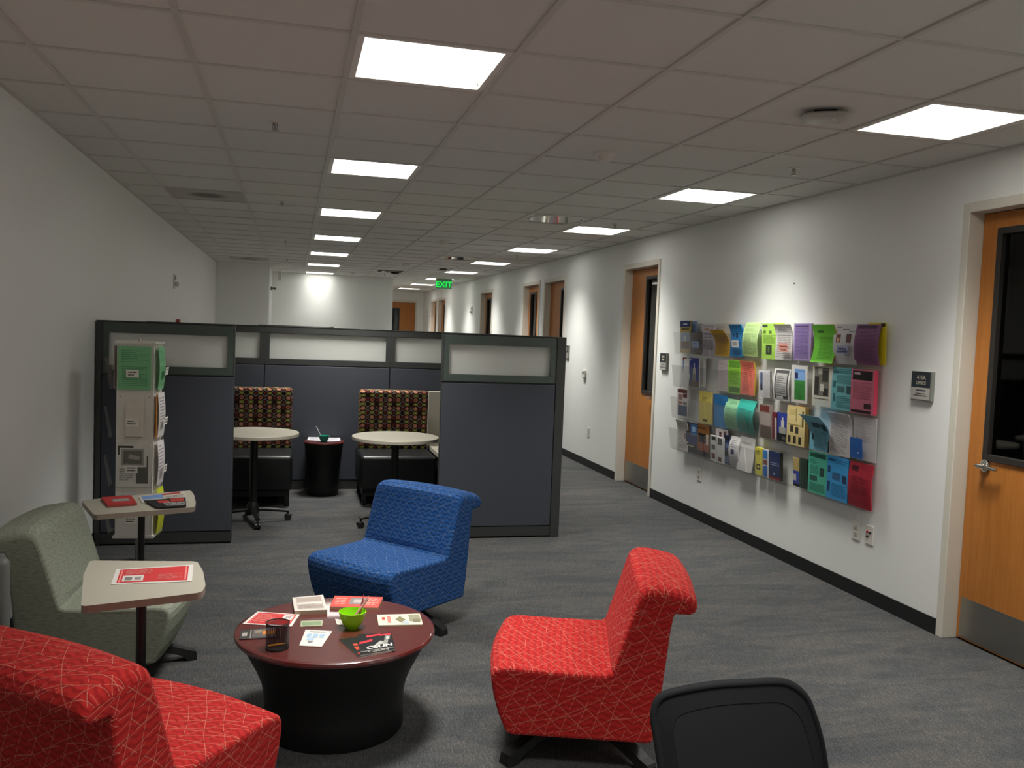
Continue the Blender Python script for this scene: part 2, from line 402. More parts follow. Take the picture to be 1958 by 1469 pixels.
# ================================================================ CEILING FIXTURES
HOUS = mat('light_housing', '#e9e6df', .4)
DIFF = mat('light_diffuser', '#ffffff', .5, emit=(1.0, .985, .93), emit_s=GLOW)
def troffer(i, j, label, power=1.0):
    cx, cy = GX+G*(i+.5), GY+G*(j+.5); h = G/2-W
    t = thing('ceiling_light', label, 'ceiling light', (cx, cy, CZ), 0, 'recessed ceiling lights')
    m = MB(); r = h-.028
    for sx in (-1, 1):
        m.box(min(sx*h, sx*r), -h, -.003, max(sx*h, sx*r), h, .012, HOUS, .002); m.box(-r, min(sx*h, sx*r), -.003, r, max(sx*h, sx*r), .012, HOUS, .002)
        m.box(min(sx*h, sx*(r+.004)), -h, .012, max(sx*h, sx*(r+.004)), h, .10, HOUS); m.box(-r, min(sx*h, sx*(r+.004)), .012, r, max(sx*h, sx*(r+.004)), .10, HOUS)
    m.box(-h, -h, .10, h, h, .11, HOUS); m.build('housing', t)
    d = MB(); d.box(-r-.003, -r-.003, .030, r+.003, r+.003, .036, DIFF); d.build('diffuser', t)
    ld = bpy.data.lights.new('lamp', 'AREA'); ld.shape = 'SQUARE'; ld.size = 2*r-.02; ld.energy = LAMP*power; ld.color = (1.0, .985, .93); ld.spread = math.radians(92)
    lo = bpy.data.objects.new('lamp', ld); COL.objects.link(lo); lo.parent = t; lo.location = (0, 0, .026)
ORD = ['nearest', 'second nearest', 'third', 'fourth', 'fifth', 'sixth', 'seventh', 'eighth', 'farthest']
for k, (i, j) in enumerate(LIGHT_L):
    troffer(i, j, '%s square light panel in the ceiling row over the cubicle side' % ('farthest' if k == 6 else ORD[k]), .22 if k == 6 else 1.0)
for k, (i, j) in enumerate(LIGHT_R):
    troffer(i, j, '%s square light panel in the ceiling row beside the door wall' % ORD[k], .88)
for (i, j), q in zip(LIGHT_FILL, ('right row, just behind the viewpoint', 'left row, just behind the viewpoint', 'right row, well behind the viewpoint', 'left row, well behind the viewpoint')): troffer(i, j, 'unseen square fill light panel added to the ' + q, 1.1)
MIRROR = mat('mirror_tube', '#e4e2de', .12, 1)
for (i, j), lb in zip(TUBES, ('large round mirrored ceiling opening nearer the camera', 'round mirrored ceiling opening far down the corridor')):
    cx, cy = GX+G*(i+.5), GY+G*(j+.5); h = G/2-W; R = .262
    t = thing('tubular_skylight', lb, 'ceiling fixture', (cx, cy, CZ), 0, 'round ceiling openings')
    m = MB(); n = 48
    for q in range(n):
        a, b = 2*PI*q/n, 2*PI*(q+1)/n
        def ed(g): k = max(abs(math.cos(g)), abs(math.sin(g))); return (h*math.cos(g)/k, h*math.sin(g)/k, 0)
        m.face([(R*math.cos(a), R*math.sin(a), 0), (R*math.cos(b), R*math.sin(b), 0), ed(b), ed(a)], TILE)
    m.build('plate', t)
    m = MB(); m.lathe([(R, 0), (R-.075, .30)], MIRROR, 48, cap=False); m.build('mirror_tube', t, None, 40)
    m = MB(); m.lathe([(R-.075, .30), (.001, .30)], HOUS, 48, cap=False); m.build('top_lens', t)
    m = MB(); m.lathe([(R-.004, -.004), (R+.008, -.004), (R+.008, .0), (R-.004, 0)], HOUS, 48, cap=False); m.build('ring', t)
def sprinkler(x, y, label):
    t = thing('sprinkler', label, 'sprinkler', (x, y, CZ), 0, 'ceiling sprinklers')
    m = MB(); m.lathe([(.036, 0), (.036, -.004), (.03, -.007), (.02, -.007)], CHROME if False else WHITEP, 24); m.build('escutcheon', t, None, 40)
    m = MB(); m.lathe([(.012, -.006), (.01, -.02), (.004, -.022), (.004, -.04)], STEEL, 12); m.tube([(.012, 0, -.012), (.012, 0, -.035), (0, 0, -.045)], .002, STEEL, 6); m.tube([(-.012, 0, -.012), (-.012, 0, -.035), (0, 0, -.045)], .002, STEEL, 6); m.build('sprinkler_body', t, None, 40)
    m = MB(); m.lathe([(.001, -.044), (.018, -.044), (.018, -.047), (.001, -.047)], STEEL, 16); m.build('deflector', t)
for k, y in enumerate((4.86, 7.905, 11.59, 14.67)): sprinkler(-.115, y, '%s sprinkler left of the ceiling light row over the cubicles' % ('nearest', 'second', 'third', 'farthest')[k])
for k, y in enumerate((4.816, 7.86, 11.59)): sprinkler(2.915, y, '%s sprinkler between light panels beside the door wall' % ('nearest', 'second', 'third')[k])
sprinkler(1.69, 17.1, 'small sprinkler near the top of the far white wall')
def smoke(x, y, label):
    t = thing('smoke_detector', label, 'smoke detector', (x, y, CZ), 0, 'smoke detectors')
    m = MB(); m.lathe([(.062, 0), (.062, -.012), (.054, -.018)], WHITEP, 28); m.build('base', t, None, 40)
    m = MB(); m.lathe([(.046, -.017), (.042, -.038), (.03, -.05), (.001, -.054)], WHITEP, 28); m.build('dome', t, None, 50)
smoke(1.728, 4.878, 'white dome smoke detector on the ceiling nearest the camera'); smoke(1.71, 10.36, 'white dome smoke detector in the middle of the ceiling run')
smoke(1.77, 14.45, 'white dome smoke detector toward the far wall'); smoke(1.10, 17.44, 'small white detector close to the far white wall')
def wap(x, y, label):
    t = thing('access_point', label, 'access point', (x, y, CZ), PI/4+.25, 'wireless access points')
    b = MB(); b.box(-.05, -.05, -.02, .05, .05, 0, BLACKP, .004); b.build('mount', t)
    s = MB(); n = 14; h = .105; vt = []; fc = []
    for a in range(n+1):
        for c in range(n+1):
            u, v = 2*a/n-1, 2*c/n-1
            x_, y_ = h*u*math.sqrt(1-.22*v*v), h*v*math.sqrt(1-.22*u*u)
            e = max(abs(u), abs(v)); vt.append((x_, y_, -.045+.016*e**3))
    for a in range(n):
        for c in range(n): fc.append((a*(n+1)+c, a*(n+1)+c+1, (a+1)*(n+1)+c+1, (a+1)*(n+1)+c))
    k = len(vt); vt += [(p[0]*.93, p[1]*.93, -.02) for p in vt]; fc += [tuple(i+k for i in reversed(f)) for f in fc]
    rim = [c for c in range(n)]+[a*(n+1)+n for a in range(n)]+[n*(n+1)+n-c for c in range(n)]+[(n-a)*(n+1) for a in range(n)]
    for q in range(len(rim)): a, b_ = rim[q], rim[(q+1) % len(rim)]; fc.append((a, b_, b_+k, a+k))
    s.add(vt, fc, mat('ap_shell', '#b3b0aa', .4)); s.build('shell', t, None, 60)
    l = MB(); l.tube([(-.055, -.03, -.0465), (-.035, -.045, -.0465)], .003, mat('chrome_badge', '#e6e6e6', .3), 6); l.build('badge', t)
wap(2.335, 3.62, 'white curved square wireless unit on the ceiling nearest the camera'); wap(2.5, 15.1, 'dark shaded wireless unit on the far corridor ceiling')
VENT = mat('vent_face', '#bdb9b3', .7)
def m_vent():
    k = N('perforated_face', rough=.7); co = k.coord(); ln = k.n('ShaderNodeVectorMath', operation='LENGTH'); k.l(co, ln.inputs[0])
    k.base(k.ramp(ln.outputs['Value'], [(.09, '#6e6b64'), (.18, '#bab7b0')])); return k.m
PERF = m_vent()
for (i, j), lb in zip(((0, 6), (0, 18)), ('perforated ceiling air vent with dark round centre above the cubicle front', 'perforated ceiling air vent by the far step wall')):
    t = thing('air_vent', lb, 'air vent', (GX+G*(i+.5), GY+G*(j+.5), CZ), 0, 'perforated ceiling vents'); h = G/2-W
    m = MB(); m.box(-h, -h, -.006, h, h, 0, PERF, .002); m.build('face', t)
    m = MB()
    for s in (-1, 1): m.box(s*h-.012, -h, -.011, s*h+.012, h, -.0056, VENT); m.box(-h, s*h-.012, -.011, h, s*h+.012, -.0056, VENT)
    m.build('rim', t)
t = thing('slot_diffuser', 'white square ceiling diffuser close to the far white wall', 'air vent', (GX+G*4.5, GY+G*20.5, CZ))
m = MB()
for k in range(4): q = .285-.065*k; m.box(-q, -q, -.006-.006*k, q, q, -.001-.006*k, WHITEP if k % 2 == 0 else DARKIN)
m.build('louvres', t)
m = MB(); m.box(.02, -.06, -.05, .16, .06, -.0241, BLACKP, .01); m.build('damper_box', t)
# exit sign
t = thing('exit_sign', 'green lit EXIT sign hanging from the corridor ceiling', 'exit sign', (2.985, 17.95, CZ))
m = MB(); m.box(-.165, -.03, -.035, .165, .03, 0, mat('sign_housing', '#8f918c', .4), .006); m.build('housing', t)
m = MB(); m.box(-.165, -.006, -.205, .165, .006, -.035, mat('sign_face', '#7d8a7e', .3, emit=(.0, .35, .08), emit_s=.22), .004); m.build('sign_face', t)
m = MB(); m.text('EXIT', .165, mat('exit_green', '#20d040', .4, emit=(.02, .85, .10), emit_s=.75), Matrix.Translation((.0, -.0075, -.122)) @ Matrix.Rotation(PI/2, 4, 'X'), .001, bold=.004); m.build('lettering', t)
# small ceiling camera near the step and corner sensor
t = thing('ceiling_camera', 'small white box hanging from the ceiling at the far wall corner', 'camera', (-.27, 17.7, CZ))
m = MB(); m.lathe([(.05, 0), (.05, -.012), (.012, -.014), (.012, -.04)], WHITEP, 20); m.build('mount', t, None, 40)
m = MB(); m.box(-.035, -.05, -.21, .035, .05, -.04, WHITEP, .01); m.build('body', t)
t = thing('motion_sensor', 'small dark knob device on the side of the step wall', 'sensor', (XS, 17.4, 2.3))
m = MB(); m.box(0, -.03, -.035, .03, .03, .035, GREYP, .006); m.build('bracket', t)
m = MB(); m.tube([(.03, 0, 0), (.10, -.02, -.005)], [.018, .024], GREYP, 12); m.build('head', t, None, 50)

# ================================================================ WALL FIXTURES
def strobe(x, y, z, sx, label):
    t = thing('alarm_strobe', label, 'alarm', (x, y, z), 0, 'fire alarm strobes')
    m = MB(); m.box(min(0, sx*.014), -.06, -.085, max(0, sx*.014), .06, .085, WHITEP, .004); m.build('plate', t)
    m = MB(); m.box(min(sx*.014, sx*.05), -.028, -.055, max(sx*.014, sx*.05), .028, -.005, mat('strobe_lens', '#cfcfca', .15), .008); m.build('lens', t)
    m = MB(); m.box(min(sx*.014, sx*.02), -.04, .02, max(sx*.014, sx*.02), .04, .065, mat('grille_grey', '#8c8a85', .6)); m.build('sounder', t)
strobe(XL, 10.85, 2.07, 1, 'white fire alarm strobe high on the left wall'); strobe(XR, 17.92, 2.06, -1, 'white fire alarm strobe on the door wall, nearer one'); strobe(XR, 24.1, 2.08, -1, 'white fire alarm strobe at the far end of the door wall')
t = thing('alarm_pull', 'small red alarm box on the left wall just above the panel', 'alarm', (XL, 11.1, 1.56))
m = MB(); m.box(0, -.05, -.07, .045, .05, .075, mat('alarm_red', '#a8433a', .4), .006); m.build('box', t)
m = MB(); m.box(.045, -.03, -.02, .055, .03, 0, WHITEP); m.build('pull_handle', t)
def outlet(y, z, label, av=False):
    t = thing('wall_outlet', label, 'outlet', (XR, y, z), 0, 'white wall outlets')
    m = MB(); m.box(-.007, -.038, -.06, 0, .038, .06, WHITEP, .003); m.build('plate', t)
    if av:
        for dy, dz, c in ((.014, .018, '#9c2222'), (-.014, .016, '#201f1d'), (.014, -.012, '#3a362f')):
            q = MB(); q.lathe([(.008, 0), (.008, .008), (.003, .009)], mat('jack_'+c[1:], c, .4), 12, M=Matrix.Translation((-.007, dy, dz)) @ Matrix.Rotation(-PI/2, 4, 'Y')); q.build('jack', t, None, 40)
    else:
        for dz in (.022, -.022):
            q = MB(); q.box(-.010, -.016, dz-.014, -.0068, .016, dz+.014, mat('socket_face', '#cac6bd', .4), .002)
            for dy in (-.006, .006): q.box(-.0105, dy-.0015, dz-.003, -.0098, dy+.0015, dz+.007, DARKIN)
            q.box(-.0105, -.002, dz-.011, -.0098, .002, dz-.006, DARKIN); q.build('socket', t)
outlet(10.29, .433, 'white wall outlet low beside the cubicle end panel'); outlet(7.217, .418, 'white wall outlet below the left end of the brochure rack')
outlet(4.934, .426, 'white power outlet below the right end of the brochure rack'); outlet(4.798, .427, 'white jack plate with red and black sockets below the rack', True)
t = thing('thermostat', 'white thermostat on the wall between the cubicle and second door', 'thermostat', (XR, 10.53, 1.13))
m = MB(); m.box(-.025, -.055, -.035, 0, .055, .06, WHITEP, .005); m.build('body', t)
m = MB(); m.box(-.027, -.03, .015, -.0248, .03, .045, mat('lcd', '#77796f', .3)); m.build('display', t)
m = MB(); m.box(-.02, -.03, -.065, 0, .025, -.036, WHITEP, .004); m.build('lower_sensor', t)
m = MB(); m.lathe([(.006, 0), (.006, .003), (.0, .004)], DARKIN, 10, M=Matrix.Translation((XR, 5.836, 2.069)) @ Matrix.Rotation(-PI/2, 4, 'Y'), cap=False)
tag(m.build('nail_head', None, (XR, 5.836, 2.069)), 'tiny dark nail head on the blank wall above the rack', 'nail')
SIGNB = mat('sign_back', '#7d7f76', .4); SIGND = mat('sign_slate', '#2c343b', .45); SIGNL = mat('sign_paper', '#b5b0aa', .6); SIGNT = mat('sign_letters', '#b9b19b', .5)
def lines(mb, y0, y1, z, h, x, m_, seed):
    r = random.Random(seed); y = y1
    while y > y0+.004:
        L = r.uniform(.006, .016); mb.box(x-.0006, max(y0, y-L), z-h/2, x, y, z+h/2, m_); y -= L+.003
def sign(y, z, label, txt=None):
    t = thing('room_sign', label, 'sign', (XR, y, z), 0, 'room signs'); hy = .085 if txt else .08
    m = MB(); m.box(-.022, -hy, -.085, 0, hy, .085, SIGNB, .002); m.build('backing', t)
    m = MB(); m.box(-.0245, -hy+.012, -.008, -.022, hy-.003, .082, SIGND)
    Mt = Matrix.Translation((-.0252, 0, 0)) @ Matrix(((0, 0, -1, 0), (-1, 0, 0, 0), (0, 1, 0, 0), (0, 0, 0, 1)))
    if txt:
        m.text(txt[0], .034, SIGNT, Mt @ Matrix.Translation((0, .048, 0)), .0003, bold=.0006); m.text(txt[1], .026, SIGNT, Mt @ Matrix.Translation((0, .017, 0)), .0003, bold=.0005)
    else:
        for q in (.048, .02): m.box(-.0252, -.03, q-.009, -.0246, .03, q+.009, SIGNT)
    m.build('name_plate', t)
    m = MB(); m.box(-.0245, -hy+.012, -.08, -.022, hy-.003, -.010, SIGNL)
    lines(m, -.04, .04, -.026, .009, -.0246, SIGND, 1); lines(m, -.04, .04, -.045, .005, -.0246, SIGND, 2); lines(m, -.06, .06, -.056, .005, -.0246, SIGND, 3); m.build('paper_insert', t)
sign(4.392, 1.405, 'slate 415A office room sign beside the nearest door', ('415A', 'OFFICE')); sign(8.087, 1.398, 'small slate room sign between second door and brochure rack'); sign(11.27, 1.401, 'small slate room sign just past the cubicle end panel')

# ================================================================ CUBICLE PANELS
PH = 1.605; YP = 6.68; YK = 8.85
def panel(label, x0, x1, yf, zsplit=1.225, post_l=False, post_r=False, axis='x', group='cubicle panels', border=False):
    """free-standing cubicle panel: frame, fabric below, frosted pane above; its front face lies at yf"""
    D = .06
    t = thing('cubicle_panel', label, 'panel', ((x0+x1)/2, yf+D/2, 0), 0, group); ox = (x0+x1)/2
    a, b = x0-ox, x1-ox; h = D/2
    pl, pr = a, b
    f = MB()
    if post_l: pl = a+.035; f.box(a, -h-.004, 0, pl, h+.004, PH, PFRAME, .004)
    if post_r: pr = b-.075; f.box(pr, -h-.004, 0, b, h+.004, PH, PFRAME, .004)
    e = .005; w = .045
    f.box(pl, -h, .012, pr, h, .09, PFRAME, .003)                                   # kick rail
    f.box(pl, -h, zsplit+.004, pr, h, 1.288, PFRAME, .003); f.box(pl, -h, 1.535, pr, h, PH-.006, PFRAME, .003)
    f.box(pl, -h, 1.288, pl+w, h, 1.535, PFRAME); f.box(pr-w, -h, 1.288, pr, h, 1.535, PFRAME)
    f.box(a, -h-.003, PH-.006, b, h+.003, PH, PFRAME, .002)
    f.box(pl, -h+.012, .09, pr, h-.012, zsplit+.004, PFRAME)
    f.build('frame', t)
    p = MB(); p.box(pl+e, -h-.003, .096, pr-e, -h+.011, zsplit-.004, PFAB, .003); p.build('fabric_panel', t)
    p = MB(); p.box(pl+e, h-.011, .096, pr-e, h+.003, zsplit-.004, PFAB, .003); p.build('fabric_panel', t)
    g = MB()
    if border:                                                       # clear greenish margin round the frosted strip
        k = MB()
        for q in ((pl+.012, 1.236, pr-.012, 1.290), (pl+.012, 1.520, pr-.012, 1.592), (pl+.012, 1.290, pl+.05, 1.520), (pr-.05, 1.290, pr-.012, 1.520)): k.box(q[0], -h-.004, q[1], q[2], -h-.0005, q[3], PGREEN, .001)
        k.build('glass_border', t)
    g.box(pl+w, -.006, 1.288, pr-w, .006, 1.535, FROST); g.build('frosted_pane', t)
    return t
panel('front left cubicle panel behind the spinner rack, frosted strip on top', -1.335, -.405, YP, post_l=True, border=True)
panel('front right cubicle panel with green tinted frosted strip and thick end post', 1.12, 2.112, YP, post_r=True, border=True)
panel('back cubicle panel seen over the left table', -1.335, -.260, YK)
panel('wide middle back cubicle panel between the two patterned benches', -.260, .955, YK)
panel('back cubicle panel behind the right patterned bench', .955, 2.112, YK)
t = thing('cubicle_panel', 'side cubicle panel closing the right end of the seating booth', 'panel', (2.075, 7.795, 0), 0, 'cubicle panels')
f = MB(); L = (YK-YP-.075)/2
f.box(-.03, -L, .012, .03, L, .09, PFRAME, .003); f.box(-.03, -L, 1.229, .03, L, 1.288, PFRAME, .003); f.box(-.03, -L, 1.535, .03, L, PH, PFRAME, .003)
f.box(-.03, -L, 1.288, .03, -L+.045, 1.535, PFRAME); f.box(-.03, L-.045, 1.288, .03, L, 1.535, PFRAME); f.box(-.018, -L, .09, .018, L, 1.229, PFRAME); f.build('frame', t)
for s in (-1, 1):
    p = MB(); p.box(min(s*.019, s*.033), -L+.005, .096, max(s*.019, s*.033), L-.005, 1.221, PFAB, .003); p.build('fabric_panel', t)
g = MB(); g.box(-.006, -L+.045, 1.288, .006, L-.045, 1.535, FROST); g.build('frosted_pane', t)
t = panel('farther cubicle panel row seen just over the booth', -.5, .60, 13.6, group='cubicle panels')
m = MB(); m.box(-.55, -.028, PH, .50, .028, PH+.006, mat('cap_metal', '#8d8b86', .25, .8)); m.build('top_cap', t)
m = MB(); m.box(.50, -.028, PH, .55, .028, PH+.012, BLACKP); m.build('end_cap', t)

# ================================================================ LOUNGE CHAIRS
# side profile: forward distance s, height z (closed, counter-clockwise from bottom front)
PROF = [(.272, .140), (.300, .20), (.322, .27), (.333, .33), (.332, .357), (.322, .375), (.300, .386), (.26, .390), (.10, .386), (-.04, .386), (-.090, .388), (-.106, .396),
        (-.118, .43), (-.145, .52), (-.172, .61), (-.190, .675), (-.199, .700), (-.214, .716), (-.236, .724), (-.28, .722), (-.34, .712), (-.378, .701), (-.398, .686), (-.406, .662),
        (-.400, .640), (-.384, .628), (-.358, .626), (-.330, .628), (-.322, .615), (-.315, .56), (-.300, .40), (-.285, .25), (-.268, .145), (-.25, .135), (.25, .132)]
def inset(poly, d):
    n = len(poly); o = []
    for i in range(n):
        p, q, r = Vector(poly[i-1]), Vector(poly[i]), Vector(poly[(i+1) % n])
        a = (q-p).normalized(); b = (r-q).normalized(); na = Vector((-a.y, a.x)); nb = Vector((-b.y, b.x)); k = na+nb
        k = k/max(.6, k.length)*1.0 if k.length > 0 else na
        o.append(q+k.normalized()*d)
    return o
def chair_mesh(fab, W=.636):
    m = MB(); h = W/2
    st = [(-h, .014), (-h+.003, .006), (-h+.010, .0015), (-h+.025, 0), (-h+.05, 0)]+[(-h+.05+(W-.10)*i/9, 0) for i in range(1, 9)]+[(h-.05, 0), (h-.025, 0), (h-.010, .0015), (h-.003, .006), (h, .014)]
    n = len(PROF); arc = [0]
    for i in range(n): arc.append(arc[-1]+(Vector(PROF[(i+1) % n])-Vector(PROF[i])).length)
    rows = []
    for w, d in st:
        pr = inset(PROF, d); row = []
        for (s, z), (s0, z0) in zip(pr, PROF):
            c = 1-(w/h)**2
            t = max(0, (s0+.1)/.43) if z0 < .42 else 0
            ww = w*(1-.03*t*t)                                  # seat narrows to the front
            ds = .026*c*t if z0 < .42 else (.014*c if s0 > -.21 else -.012*c*(z0 > .6))   # bowed front edge and back
            ed = max(0, (abs(w)/h-.82)/.18)
            dz = (.006*c if z0 > .38 else 0) if z0 < .41 else (.010*c-.022*ed**3)*max(0, min(1, (z0-.6)/.1))
            row.append(Vector((s+ds, ww, z+dz)))
        rows.append(row)
    for i in range(len(rows)-1):
        for q in range(n):
            r = (q+1) % n; a1 = arc[q+1]
            m.face([rows[i][q], rows[i][r], rows[i+1][r], rows[i+1][q]], fab, [(st[i][0], arc[q]), (st[i][0], a1), (st[i+1][0], a1), (st[i+1][0], arc[q])])
    for row, rev in ((rows[0], True), (rows[-1], False)):
        pts = list(reversed(row)) if rev else row; sg = 1 if rev else -1
        m.face(pts, fab, [(sg*p.x+3, p.z) for p in pts])
    return m
def chair_base(t, a0):
    m = MB(); m.lathe([(.001, .128), (.16, .128), (.16, .136), (.001, .136)], BASEM, 20, cap=False); m.lathe([(.05, .06), (.055, .075), (.04, .085), (.035, .13)], BASEM, 20); m.build('hub', t, None, 40)
    for k in range(4):
        a = a0+k*PI/2; m = MB(); c, s = math.cos(a), math.sin(a); prev = None; rows = []
        for r, z0, z1, wd in ((.03, .062, .105, .032), (.14, .072, .108, .032), (.24, .058, .092, .031), (.315, .032, .066, .031), (.352, .004, .052, .032), (.385, 0, .042, .031), (.392, .002, .03, .027)):
            rows.append([Vector((c*r-s*y, s*r+c*y, z)) for y, z in ((-wd, z0), (wd, z0), (wd*.8, z1), (-wd*.8, z1))])
        v = [p for r in rows for p in r]; f = [(3, 2, 1, 0), tuple(4*(len(rows)-1)+q for q in range(4))]
        for i in range(len(rows)-1):
            for q in range(4): f.append((4*i+q, 4*i+(q+1) % 4, 4*i+4+(q+1) % 4, 4*i+4+q))
        m.add(v, f, BASEM); m.build('base_arm', t)
def lounge(label, fab, x, y, rz, a0):
    t = thing('lounge_chair', label, 'chair', (x, y, 0), rz, 'armless lounge chairs')
    chair_mesh(fab).build('upholstery', t, None, 50)
    chair_base(t, a0-rz); return t
D2R = PI/180
lounge('red patterned armless lounge chair at right of the round coffee table', FAB_RED, 1.155, 3.288, 162.1*D2R, 207*D2R)
lounge('blue patterned armless lounge chair behind the round coffee table', FAB_BLUE, .555, 4.818, 221*D2R, 313*D2R)
lounge('sage green armless lounge chair by the left wall', FAB_SAGE, -.796, 4.292, -4*D2R, 14*D2R)
lounge('red patterned lounge chair seen from behind in the left foreground', FAB_RED, -.451, 2.772, 49.8*D2R, 20*D2R)

# ================================================================ COFFEE TABLE AND DRUM TABLE
def drum_table(label, x, y, h, rt, rb, prof, name):
    t = thing(name, label, 'table', (x, y, 0))
    m = MB(); m.lathe([(.001, 0)]+prof+[(.001, prof[-1][1])], DRUM, 72, cap=False); m.build('drum_base', t, None, 40)
    m = MB(); m.lathe([(.001, h-.026), (rt-.012, h-.026), (rt-.003, h-.022), (rt, h-.013), (rt-.003, h-.004), (rt-.010, h), (rt-.014, h), (rt-.03, h), (.001, h)], MAHOG, 96, cap=False); m.build('table_top', t, None, 35)
    return t
CT = (.2, 3.575); CH = .40
ct = drum_table('round coffee table with mahogany top and flared black drum base', *CT, CH, .40, .28,
           [(.276, 0), (.282, .01), (.279, .09), (.281, .15), (.292, .20), (.312, .25), (.338, .30), (.362, .345), (.374, .374)], 'coffee_table')
drum_table('small drum side table with wood top between the two benches', .315, 8.60, .52, .195, .15, [(.145, 0), (.15, .01), (.150, .2), (.168, .36), (.182, .494)], 'side_table')

# ================================================================ BENCHES AND ROUND TABLES IN THE BOOTH
def bench(label, x0, x1):
    cx = (x0+x1)/2; W = (x1-x0)/2
    t = thing('booth_bench', label, 'bench', (cx, 8.35, 0), 0, 'patterned booth benches')
    m = MB(); m.box(-W-.012, -.37, .14, W+.012, .40, .458, LEATHER, .035, 4); m.build('seat', t, None, 50)
    b = MB(); x = -W; bm = bmesh.new(); bmesh.ops.create_cube(bm, size=1)
    for v in bm.verts: v.co = Vector((v.co.x*2*W, .16+(v.co.y+.5)*.12, .44+(v.co.z+.5)*.585))
    bmesh.ops.bevel(bm, geom=list(bm.edges), offset=.03, segments=4, affect='EDGES', profile=.5); bm.verts.index_update()
    for f in bm.faces: b.face([v.co.copy() for v in f.verts], FAB_CIRC, [(v.co.x+4+v.co.y, v.co.z+v.co.y) for v in f.verts])
    bm.free(); b.build('backrest', t, None, 50)
    m = MB(); m.box(-W+.01, -.33, .09, W-.01, .38, .141, BLACKP); m.build('plinth', t)
    for sx in (-1, 1):
        for y in (-.31, .34): m = MB(); m.box(sx*(W-.03)-.02, y-.02, 0, sx*(W-.03)+.02, y+.02, .09, BLACKP, .003); m.build('leg', t)
    return t
bench('black vinyl bench with circle-print back behind the left round table', -.650, .012)
bench('black vinyl bench with circle-print back behind the right round table', .637, 1.303)
t = thing('low_cabinet', 'cream low cabinet at the right end of the booth, mostly hidden by panel', 'cabinet', (1.66, 8.32, 0))
m = MB(); m.box(-.33, .36, .46, .36, .44, 1.01, LAM, .004); m.build('back_panel', t)
m = MB(); m.box(-.33, -.35, .44, .36, .36, .485, LAM, .004); m.build('top', t)
m = MB(); m.box(-.31, -.33, 0, .36, .42, .44, BLACKP, .004); m.build('body', t)
def round_table(label, x, y, a0):
    t = thing('round_table', label, 'table', (x, y, 0), 0, 'round cream tables')
    m = MB(); m.lathe([(.001, .71), (.352, .71), (.355, .714), (.355, .736), (.352, .74), (.349, .74), (.34, .74), (.001, .74)], LAM, 72, cap=False); m.build('table_top', t, None, 35)
    m = MB(); m.lathe([(.11, .70), (.11, .708)], BASEM, 24); m.tube([(0, 0, .12), (0, 0, .71)], .031, BASEM, 20); m.lathe([(.05, .07), (.055, .09), (.045, .14), (.032, .17)], BASEM, 20); m.build('post', t, None, 40)
    for k in range(4):
        a = a0+k*PI/2; c, s = math.cos(a), math.sin(a)
        m = MB(); m.tube([(c*r, s*r, z) for r, z in ((.03, .105), (.12, .10), (.22, .088), (.29, .078))], [.026, .024, .021, .019], BASEM, 10, flat=.7); fo = m.build('foot', t, None, 50)
        w_ = MB()
        for q in (-1, 1):
            w_.lathe([(.001, -.009), (.024, -.009), (.027, -.006), (.027, .006), (.024, .009), (.001, .009)], BLACKP, 20, cap=False, M=Matrix.Translation((c*.285-s*.013*q, s*.285+c*.013*q, .027)) @ Matrix.Rotation(a, 4, 'Z') @ Matrix.Rotation(PI/2, 4, 'X'))
        w_.tube([(c*.285, s*.285, .045), (c*.285, s*.285, .072)], .008, BLACKP, 8); w_.tube([(c*.29, s*.29, .05), (c*.325, s*.325, .042)], .006, BLACKP, 6); w_.build('castor', fo, None, 40)
    return t
round_table('round cream table on castors at left, cut by the front panel', -.285, 7.40, 100*D2R-PI/2)
round_table('round cream table on castors at right, behind the blue chair', .84, 7.20, 108*D2R)

# ================================================================ TABLET TABLES
def tablet(label, pts, px, py, h=.65):
    t = thing('tablet_table', label, 'table', (px, py, 0), 0, 'small tablet tables')
    bm = bmesh.new(); lo = [bm.verts.new((a-px, b-py, h-.026)) for a, b in pts]; fc = bm.faces.new(lo); r = bmesh.ops.extrude_face_region(bm, geom=[fc])
    for v in r['geom']:
        if isinstance(v, bmesh.types.BMVert): v.co.z = h
    bmesh.ops.recalc_face_normals(bm, faces=bm.faces)
    ve = [e for e in bm.edges if abs(e.verts[0].co.z-e.verts[1].co.z) > .01]
    bmesh.ops.bevel(bm, geom=ve, offset=.022, segments=4, affect='EDGES', profile=.5)
    bm.verts.index_update(); m = MB()
    for f in bm.faces: m.face([v.co.copy() for v in f.verts], LAM if abs(f.normal.z) > .5 else LAMEDGE)
    bm.free(); m.build('table_top', t)
    m = MB(); m.tube([(0, 0, .02), (0, 0, h-.02)], .0175, BASEM, 20); m.lathe([(.07, h-.034), (.07, h-.0262)], BASEM, 20); m.build('post', t, None, 40)
    m = MB(); m.lathe([(.001, 0), (.15, 0), (.152, .006), (.14, .016), (.04, .022), (.001, .022)], BASEM, 40, cap=False); m.build('base', t, None, 40)
    return t
TA = [(-.669, 3.158), (-.480, 3.215), (-.296, 3.275), (-.290, 3.36), (-.318, 3.56), (-.355, 3.71), (-.56, 3.735), (-.766, 3.763), (-.745, 3.55)]
TB = [(-.928, 4.642), (-.70, 4.72), (-.478, 4.809), (-.483, 4.93), (-.515, 5.15), (-.547, 5.291), (-.80, 5.17), (-1.068, 5.021)]
tablet('nearer cream tablet table holding a red flyer, beside the sage chair', TA, -.51, 3.36)
tablet('farther cream tablet table holding magazines, behind the sage chair', TB, -.75, 4.90)
